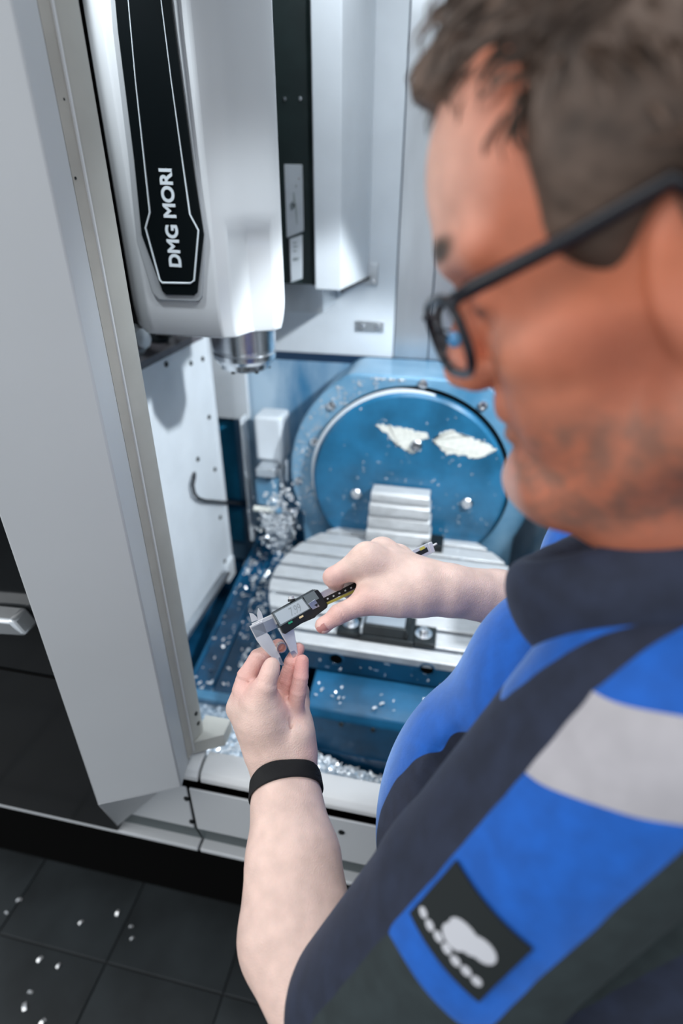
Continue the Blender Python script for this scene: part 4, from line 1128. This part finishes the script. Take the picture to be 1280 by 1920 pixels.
# strands lying on the hair
hl2 = ((hpos - HC) @ HA) / HS
cand = np.nonzero((hl2[:, 2] > -0.03) & (hl2[:, 0] < 0.075) & ~((hl2[:, 0] > 0.018) & (hl2[:, 2] < 0.075)))[0]
mb = MB(); rr = np.random.default_rng(5)
for i in rr.choice(cand, 1500, replace=False):
    p = hpos[i]; q = hl2[i]
    n = HA @ (np.array((q[0], q[1], q[2] - 0.05)) / np.array((0.108, 0.087, 0.09)) ** 2); n /= np.linalg.norm(n)
    if q[2] > 0.09: dirn = HA @ np.array((0.9, 0.25 * np.sign(q[1]), -0.1))
    else: dirn = HA @ np.array((-0.35 if q[0] < 0.03 else 0.3, 0, -0.9))
    dirn = dirn + rr.normal(size=3) * 0.25; dirn -= n * (dirn @ n); dirn /= np.linalg.norm(dirn)
    ln = rr.uniform(0.014, 0.030)
    pts = [p - n * 0.002, p + dirn * ln * 0.4 + n * 0.004, p + dirn * ln * 0.8 + n * 0.005, p + dirn * ln + n * rr.uniform(-0.002, 0.004)]
    mb.tube(pts, [0.0012, 0.0014, 0.0009, 0.0002], 3)
for k in range(260):
    a0 = hp(rr.uniform(0.05, 0.078), rr.uniform(-0.05, 0.030), rr.uniform(0.112, 0.130)); d = HA @ np.array((0.92, rr.normal() * 0.25, -0.25 + rr.normal() * 0.2)); d /= np.linalg.norm(d)
    ln = rr.uniform(0.014, 0.026)
    mb.tube([a0, a0 + d * ln * 0.5 + HU * 0.003, a0 + d * ln - HU * 0.002], [0.0013, 0.0010, 0.0002], 3)
st = mb.build('hair_strands', M['hair'], hair, smooth=60)
st['kind'] = 'stuff'

# --- polo shirt
T = Sculpt()
T.chain([NB + (0.0, 0, -0.055), CH, BE, HI + (0, 0, 0.0)], [0.075, 0.150, 0.160, 0.158], 0.05, sq=(1, 0, 0), s=0.80)
T.ell(np.array((0.100, 0.365, 1.055)), (0.134, 0.135, 0.20), None, 0.03)                       # belly
T.ell(np.array((0.140, 0.375, 1.23)), (0.110, 0.12, 0.12), None, 0.03)
T.chain([NB + (0.02, -0.01, -0.035), SL + (0.005, 0, 0.0)], [0.055, 0.072], 0.05)
T.chain([NB + (0.02, 0.01, -0.035), SRr + (0.005, 0, 0.0)], [0.055, 0.070], 0.05)
HEM = SL + (EL - SL) * 0.90
T.chain([SL, SL + (EL - SL) * 0.5, HEM], [0.074, 0.074, 0.071], 0.008)
GV = [D(872, 1385, 0.455), D(850, 1402, 0.462), D(818, 1442, 0.470), D(785, 1492, 0.472), D(752, 1540, 0.470)]; gr = (0.004, 0.014, 0.022, 0.018, 0.006)
for k in range(4): T.cone(GV[k], GV[k + 1], gr[k], gr[k + 1], 0.006, op=-1)      # deep fold between arm and belly
HEMR = SRr + (ER - SRr) * 0.85
T.chain([SRr, HEMR], [0.072, 0.066], 0.03)
# folds at the arm pit and belly
T.cone(NB + (0.0, 0.0, -0.12), NB + (-0.035, 0.0, 0.1), 0.062, 0.072, 0.01, op=-1)       # neck opening
tpos, tq = T.mesh(0.0042)
tpos = laplace(tpos, tq, 2)
# colour zones of the shirt, by where they lie on the garment
ax = (EL - SL) / np.linalg.norm(EL - SL); Lax = np.linalg.norm(EL - SL)
cen = tpos[tq].mean(1)
rel = cen - SL
ta_ = rel @ ax
rad = rel - ta_[:, None] * ax
fr = np.array((-1.0, 0, 0)); fr = fr - ax * (fr @ ax); fr /= np.linalg.norm(fr)
sd = np.cross(ax, fr)
if sd @ np.array((0, -1, 0)) < 0: sd = -sd
phi = np.degrees(np.arctan2(rad @ sd, rad @ fr))         # 0 = front of the sleeve, 90 = outer side
dist = np.linalg.norm(rad, axis=1)
zone = np.zeros(len(tq), int)                              # 0 blue
onarm = (dist < 0.105) & (ta_ > -0.06) & (cen[:, 1] < 0.30)
BLUE_Y = 0.335
tl = 0.056 - 0.0008 * (phi - 35)
arm = (dist < 0.098) & (ta_ > -0.075) & (cen[:, 1] < 0.29) & ((phi > 8) | (ta_ > 0.10))
zone[cen[:, 1] < BLUE_Y - np.clip((cen[:, 2] - 1.225) * 0.7, 0, 0.045)] = 1
zone[(cen[:, 0] > 0.235)] = 3
zone[arm & (phi < 36)] = 1
zone[(dist < 0.125) & (ta_ > -0.12) & (phi < 2.5 + (0.033 - ta_) * 270) & (ta_ < 0.05) & (cen[:, 0] < 0.16)] = 0
sl = arm & (phi >= 36) & (phi < 93)
zone[sl] = 0
zone[sl & (ta_ < tl) & (ta_ > tl - 0.062)] = 2
zone[arm & (phi >= 93)] = 3
zone[arm & (phi < -100)] = 3
zone[arm & (ta_ > 0.206) & (phi >= 36)] = 3
zone[arm & (ta_ > 0.206) & (phi < 36)] = 1
ea = np.stack([tq, np.roll(tq, -1, 1)], -1).reshape(-1, 2); ez = np.repeat(zone, 4)
ek = np.sort(ea, 1); key = ek[:, 0].astype(np.int64) * len(tpos) + ek[:, 1]
od = np.argsort(key, kind='stable'); kk = key[od]
same = np.nonzero((kk[1:] == kk[:-1]) & (ez[od][1:] != ez[od][:-1]))[0]
be = ek[od[same]]
for _ in range(14):
    acc = np.zeros_like(tpos); cnt = np.zeros(len(tpos))
    for a, b in ((0, 1), (1, 0)):
        np.add.at(acc, be[:, a], tpos[be[:, b]]); np.add.at(cnt, be[:, a], 1)
    m_ = cnt == 2
    tpos[m_] += 0.5 * (acc[m_] / cnt[m_][:, None] - tpos[m_])
def sub(mask, name, mat, parent):
    q = tq[mask]
    u, inv = np.unique(q, return_inverse=True)
    return sculpt_object(name, tpos[u], inv.reshape(-1, 4), mat, parent, None, 0)
shirt = sub(zone == 0, 'polo_shirt', M['shirtblue'], per)
tag(shirt, 'royal blue polo shirt')
sub(zone == 1, 'navy_panel', M['navy'], shirt)
sub(zone == 2, 'reflective_band', M['shirtgrey'], shirt)
sub(zone == 3, 'back_panel', M['shirtdark'], shirt)
# collar: a thick rolled band round the neck
K = Sculpt()
Pf, Pn, Bk = D(1012, 1122, 0.395), D(1300, 1092, 0.285), np.array((0.262, 0.362, 1.470))
cc_ = (Pf + Bk) / 2; fv_ = Pf - cc_; sv_ = cc_ - Pn; sv_ = sv_ * 0.92
ring = [cc_ + fv_ * math.cos(a) + sv_ * math.sin(a) for a in np.linspace(0, 2 * math.pi, 25)]
for i in range(24):
    K.cone(ring[i], ring[i + 1], 0.0235, 0.0235, 0.012, sq=cc_ - (ring[i] + ring[i + 1]) / 2, s=0.50)
kp, kq = K.mesh(0.003); kp = laplace(kp, kq, 2)
sculpt_object('collar', kp, kq, M['navy'], shirt, None, 0)
# sleeve patch: a small cloth label lying on the sleeve, bent over its curve
def on_sleeve(t, ph, lift):
    a = math.radians(ph); c = SL + ax * t; d = fr * math.cos(a) + sd * math.sin(a)
    # march outwards to the cloth
    ts_ = np.linspace(0.03, 0.13, 400); dv = T.eval(c + ts_[:, None] * d)
    k = np.nonzero(dv > 0)[0]; r = ts_[k[0]] if len(k) else 0.075
    return c + d * (r + lift)
def sleeve_sheet(fun, nu, nv, lift, thick, name, mat, parent):
    vs, fs = [], []
    for L in (lift, lift + thick):
        for i in range(nu + 1):
            for j in range(nv + 1):
                t, ph = fun(i / nu, j / nv); vs.append(on_sleeve(t, ph, L))
    n1 = (nu + 1) * (nv + 1)
    for i in range(nu):
        for j in range(nv):
            q = (i * (nv + 1) + j, (i + 1) * (nv + 1) + j, (i + 1) * (nv + 1) + j + 1, i * (nv + 1) + j + 1)
            fs.append(q[::-1]); fs.append(tuple(x + n1 for x in q))
    for i in range(nu):
        for j in (0, nv):
            a, b = i * (nv + 1) + j, (i + 1) * (nv + 1) + j; fs.append((a, b, b + n1, a + n1))
    for j in range(nv):
        for i in (0, nu):
            a, b = i * (nv + 1) + j, i * (nv + 1) + j + 1; fs.append((a, b, b + n1, a + n1))
    return MB().add(vs, fs).build(name, mat, parent, smooth=60)
PT0, PT1, PP0, PP1 = 0.126, 0.180, 39, 81
sleeve_sheet(lambda u, v: (PT0 + (PT1 - PT0) * u, PP0 + (PP1 - PP0) * v), 10, 10, 0.0012, 0.0012, 'sleeve_patch', M['patch'], shirt)
def logo_blob(cu, cv, ru, rv, name='patch_print'):
    def fun(u, v):
        a = 2 * math.pi * u; rr_ = v
        return PT0 + (PT1 - PT0) * (cu + ru * rr_ * math.cos(a)), PP0 + (PP1 - PP0) * (cv + rv * rr_ * math.sin(a))
    return sleeve_sheet(fun, 18, 3, 0.0026, 0.0004, name, M['logo'], shirt)
logo_blob(0.50, 0.52, 0.15, 0.20); logo_blob(0.44, 0.70, 0.13, 0.15); logo_blob(0.62, 0.45, 0.12, 0.14)
for k in range(7): logo_blob(0.80 + 0.01 * math.sin(k * 2), 0.10 + 0.125 * k, 0.050, 0.055)

# --- trousers and shoes (below the frame)
G_ = Sculpt()
for s in (-1, 1):
    hipj = HI + (0.0, 0.085 * s, -0.02); kn = np.array((0.19, 0.305 + 0.10 * s, 0.50)); an = np.array((0.235, 0.30 + 0.11 * s, 0.09))
    G_.chain([hipj, kn, an], [0.095, 0.070, 0.060], 0.04)
G_.cone(HI + (0, -0.05, 0.02), HI + (0, 0.05, 0.02), 0.120, 0.120, 0.04, sq=(1, 0, 0), s=0.9)
gp, gq = G_.mesh(0.008); gp = laplace(gp, gq, 2)
sculpt_object('trousers', gp, gq, M['trouser'], per, None, 0)
for s in (-1, 1):
    an = np.array((0.235, 0.30 + 0.11 * s, 0.0))
    Sh = Sculpt()
    Sh.ell(an + (0.0, 0, 0.050), (0.050, 0.043, 0.058), None, 0.02); Sh.ell(an + (-0.085, 0, 0.035), (0.105, 0.048, 0.040), None, 0.03); Sh.ell(an + (-0.15, 0, 0.032), (0.060, 0.046, 0.036), None, 0.03)
    Sh.half(an + (0, 0, 0.001), (0, 0, -1), an + (-0.3, -0.1, -0.05), an + (0.1, 0.1, 0.02))
    sp, sq_ = Sh.mesh(0.006)
    sp[:, 2] = np.maximum(sp[:, 2], 0.0012)
    sculpt_object('shoe', sp, sq_, M['shoe'], per, None, 1)

# ================================================================== GLASSES
gl = empty('eyeglasses', hp(0.10, 0, 0.0), 'black framed eyeglasses worn low on the nose', 'glasses')
def lens_pt(s, a, rf=1.0):
    # rounded-rectangle rim; a in radians, local lens plane tilted forward at the top
    ca, sa = math.cos(a), math.sin(a)
    l = 0.0345 * s + s * 0.027 * rf * math.copysign(abs(ca) ** 0.72, ca)
    u = 0.0185 * rf * math.copysign(abs(sa) ** 0.72, sa)
    f = 0.1195 + 0.10 * u - 0.50 * abs(l)
    return hp(f, l, 0.0070 + u)
for s in (1, -1):
    pts = [lens_pt(s, 2 * math.pi * k / 48) for k in range(48)]
    MB().tube(pts, 0.0025, 8, closed=True).build('rim', M['frame'], gl, smooth=80)
    vs = [lens_pt(s, 0, 0.0)] + [lens_pt(s, 2 * math.pi * k / 48, 0.98) for k in range(48)]
    v2 = [v + HF * 0.0012 for v in vs]
    fs = [(0, 1 + k, 1 + (k + 1) % 48) for k in range(48)] + [(49, 50 + (k + 1) % 48, 50 + k) for k in range(48)] + [(1 + k, 50 + k, 50 + (k + 1) % 48, 1 + (k + 1) % 48) for k in range(48)]
    MB().add(vs + v2, fs).build('lens', M['glass'], gl, smooth=60)
    h_ = hp(0.0895, 0.0610 * s, 0.0215)
    tp = [h_, hp(0.0865, 0.0665 * s, 0.0235), hp(0.078, 0.0720 * s, 0.0250), hp(0.040, 0.0775 * s, 0.030), hp(0.008, 0.0810 * s, 0.0365), hp(-0.006, 0.0805 * s, 0.024), hp(-0.018, 0.078 * s, 0.006), hp(-0.022, 0.075 * s, -0.012)]
    MB().tube(tp, [0.0028, 0.0034, 0.0038, 0.0036, 0.0034, 0.0030, 0.0030, 0.0026], 10).build('temple_arm', M['frame'], gl, smooth=80)
    pad = hp(0.1055, 0.0095 * s, 0.004)
    MB().lathe([(0, -0.0012), (0.003, -0.001), (0.0045, 0), (0.003, 0.001), (0, 0.0012)], pad, HL * s + HF * 0.4, 14).build('nose_pad', M['nosepad'], gl, smooth=80)
    MB().tube([hp(0.1140, 0.0100 * s, 0.010), hp(0.110, 0.0090 * s, 0.008), pad], 0.0008, 6).build('pad_arm', M['frame'], gl)
MB().tube([hp(0.1160, 0.0085, 0.017), hp(0.1190, 0.004, 0.019), hp(0.1190, -0.004, 0.019), hp(0.1160, -0.0085, 0.017)], 0.0019, 8).build('bridge', M['frame'], gl, smooth=80)

# ================================================================== WRISTBAND
WRSEL = set(i for i, p in enumerate(S.p) if np.all(p[1] - 0.06 < WL) and np.all(p[2] + 0.06 > WL))
wa = (D(533, 1440, 0.608) - D(537, 1492, 0.583)); wa /= np.linalg.norm(wa)
wc = D(535, 1477, 0.598)
fl_ = flat_l - wa * (flat_l @ wa); fl_ /= np.linalg.norm(fl_); sd2 = np.cross(wa, fl_)
vs, fs = [], []
NW = 72
rows = []
for (h, lift) in ((-0.0068, 0.0004), (-0.0068, 0.0016), (-0.0055, 0.0022), (0.0, 0.0024), (0.0055, 0.0022), (0.0068, 0.0016), (0.0068, 0.0004)):
    rows.append((h, lift))
for (h, lift) in rows:
    for k in range(NW):
        a = 2 * math.pi * k / NW
        d = fl_ * math.sin(a) + sd2 * math.cos(a)
        c = wc + wa * h
        ts_ = np.linspace(0.015, 0.055, 160); dv = S.eval(c + ts_[:, None] * d, WRSEL)
        kk = np.nonzero(dv > 0)[0]; r = ts_[kk[0]] if len(kk) else 0.035
        vs.append(c + d * (r + lift + 0.0006))
nR = len(rows)
for i in range(nR - 1):
    for k in range(NW):
        k2 = (k + 1) % NW; fs.append((i * NW + k, i * NW + k2, (i + 1) * NW + k2, (i + 1) * NW + k))
wb = MB().add(vs, fs).build('wristband', M['band'], smooth=60)
tag(wb, 'black woven elastic wristband on the left wrist', 'wristband')

# ================================================================== CALIPER
cal = empty('digital_caliper', D(540, 1160, 0.615), 'digital caliper with black display housing held in the right hand', 'caliper')
P0, P1 = D(480, 1177, 0.606), D(805, 1028, 0.700)
ca_ = (P1 - P0) / np.linalg.norm(P1 - P0)
cb2 = CM.T @ np.array((0.40, 0.915, 0.06)); cb2 -= ca_ * (cb2 @ ca_); cb2 /= np.linalg.norm(cb2)
cn = np.cross(ca_, cb2)
if cn @ CM[2] > 0: cn = -cn                                    # towards the viewer
def cp(px, py, h=0.0): return onplane(px, py, P0 + cn * h, cn)
def cprism(pxs, h0, h1, name, mat, parent=cal, bevel=0.0):
    return MB().prism([cp(px, py, h0) for px, py in pxs], cn * (h1 - h0)).build(name, mat, parent, smooth=30, bevel=bevel)
# beam (main scale bar)
bm_ = cprism([(471, 1169), (801, 1018), (808, 1037), (478, 1188)], -0.0018, 0.0018, 'beam', M['calsteel'], bevel=0.0004)
cprism([(520, 1163.5), (799.5, 1026), (803, 1034), (524, 1174)], 0.0018, 0.0021, 'scale_strip', M['calblack'], bm_)
cprism([(600, 1135), (770, 1057), (772, 1061), (602, 1139.5)], 0.0021, 0.0023, 'yellow_scale', M['yellow'], bm_)
cprism([(799, 1019), (806, 1016), (812, 1034.5), (805, 1037.5)], -0.0022, 0.0024, 'end_stop', M['calsteel'], bm_, bevel=0.0004)
MB().cyl(cp(806, 1026, 0.0), cp(818, 1019.5, 0.0), 0.0014, n=10).build('depth_rod', M['calsteel'], cal)
cprism([(786, 1028), (795, 1023.5), (797, 1028), (788, 1032.5)], 0.0021, 0.0023, 'scale_digits', M['yellow'], bm_)
for k in range(5):
    cx, cy = 612 + k * 11, 1122 - k * 5.1
    cprism([(cx, cy), (cx + 3, cy - 1.4), (cx + 4, cy + 1.2), (cx + 1, cy + 2.6)], 0.0021, 0.0023, 'scale_digits', M['print'], bm_)
# fixed jaw with its inside jaw
fj = cprism([(467, 1174), (490, 1163), (500, 1187), (503, 1190), (510, 1202), (521.5, 1225), (531.5, 1247.5), (524.5, 1246), (505, 1229.5), (489.5, 1213), (480, 1200)], -0.0016, 0.0022, 'fixed_jaw', M['calsteel'], bevel=0.0004)
cprism([(471.5, 1166), (483, 1162), (480, 1156), (474, 1150.5), (467, 1149)], -0.0008, 0.0008, 'inside_jaw', M['calsteel'], fj)
cprism([(521.5, 1233), (526, 1232), (532.5, 1248), (526, 1247)], 0.0022, 0.0024, 'jaw_tip', M['stainless'], fj)
# slider
mj = cprism([(520, 1178), (545, 1170), (549.5, 1181), (556.5, 1224), (551, 1237.5), (544.5, 1226), (534.5, 1204), (526, 1189)], -0.0016, 0.0022, 'moving_jaw', M['calsteel'], bevel=0.0004)
cprism([(483, 1164), (493, 1160), (489, 1148), (483.5, 1140), (481.5, 1151)], -0.0008, 0.0010, 'inside_jaw', M['calsteel'], mj)
cprism([(543.5, 1222.5), (551, 1219.5), (556.5, 1225), (551, 1237.5)], 0.0022, 0.0024, 'jaw_tip', M['stainless'], mj)
cprism([(470, 1177), (511, 1159), (519, 1177), (480, 1196)], 0.0018, 0.0022, 'jaw_plate', M['stainless'], fj)
hs = cprism([(507, 1149), (585, 1105.5), (590, 1105), (596, 1112), (609, 1134), (607, 1139), (588, 1153), (585, 1157), (560, 1168), (530, 1187.5), (526, 1186)], -0.0035, 0.0068, 'display_housing', M['calblack'], bevel=0.0010)
cprism([(511, 1150), (566, 1120), (582, 1141), (524.5, 1174.5)], 0.0068, 0.0073, 'display_bezel', M['calgrey'], hs)
cprism([(514, 1150.5), (565.5, 1122.5), (579.5, 1141), (526, 1171)], 0.0073, 0.0076, 'lcd_screen', M['lcd'], hs, bevel=0.0001)
cprism([(568, 1118.5), (588, 1107.5), (598, 1122), (577, 1134)], 0.0068, 0.0072, 'upper_plate', M['calgrey'], hs)
cprism([(577, 1132), (590, 1123.5), (599, 1137), (586, 1143)], 0.0068, 0.0074, 'zero_button', M['stainless'], hs, bevel=0.0003)
cprism([(588.5, 1134.5), (595.5, 1131), (594.5, 1137.5)], 0.0074, 0.0076, 'button_arrow', M['calblack'], hs)
cprism([(539.5, 1167.5), (547, 1163.5), (548.5, 1166.5), (541, 1170.5)], 0.0068, 0.0076, 'green_button', M['green'], hs)
cprism([(560, 1157), (567.5, 1153), (568.5, 1156), (561.5, 1160)], 0.0068, 0.0076, 'cream_button', M['orange'], hs)
MB().cyl(cp(547, 1125, 0.001), cp(545, 1117.5, 0.001), 0.0032, n=16).build('lock_screw', M['calsteel'], cal)
MB().cyl(cp(546.5, 1127.5, 0.001), cp(546, 1123, 0.001), 0.0042, n=16).build('screw_collar', M['calblack'], cal)
lo_, hi_ = cp(541, 1150.5, 0.0077), cp(566, 1137, 0.0077)
text_solid('7.99', 'lcd_digits', M['lcdink'], hs, (lo_ + hi_) / 2, hi_ - lo_, -cb2, 0.0135, 0.00005, squeeze=0.62)
t0, t1 = cp(577, 1117, 0.0073), cp(590, 1110, 0.0073)
# thumb roller groove lines on the top edge of the housing
for k in range(16):
    px, py = 551 + k * 2.2, 1123.5 - k * 1.21
    cprism([(px, py), (px + 1.0, py - 0.6), (px + 1.4, py + 0.3), (px + 0.4, py + 0.9)], 0.0066, 0.0074, 'grip_rib', M['calblack'], hs)

# ================================================================== RING (the part being measured)
rc = cp(526.5, 1213.5, 0.0012)
rg = MB().lathe([(0.0046, -0.0022), (0.0057, -0.0022), (0.0057, 0.0030), (0.0046, 0.0030), (0.0046, -0.0022)], rc, cn * 0.95 + cb2 * 0.2, 40).build('metal_ring', M['ringmetal'], smooth=40)
tag(rg, 'small pale bronze metal ring held between the caliper jaws', 'ring')
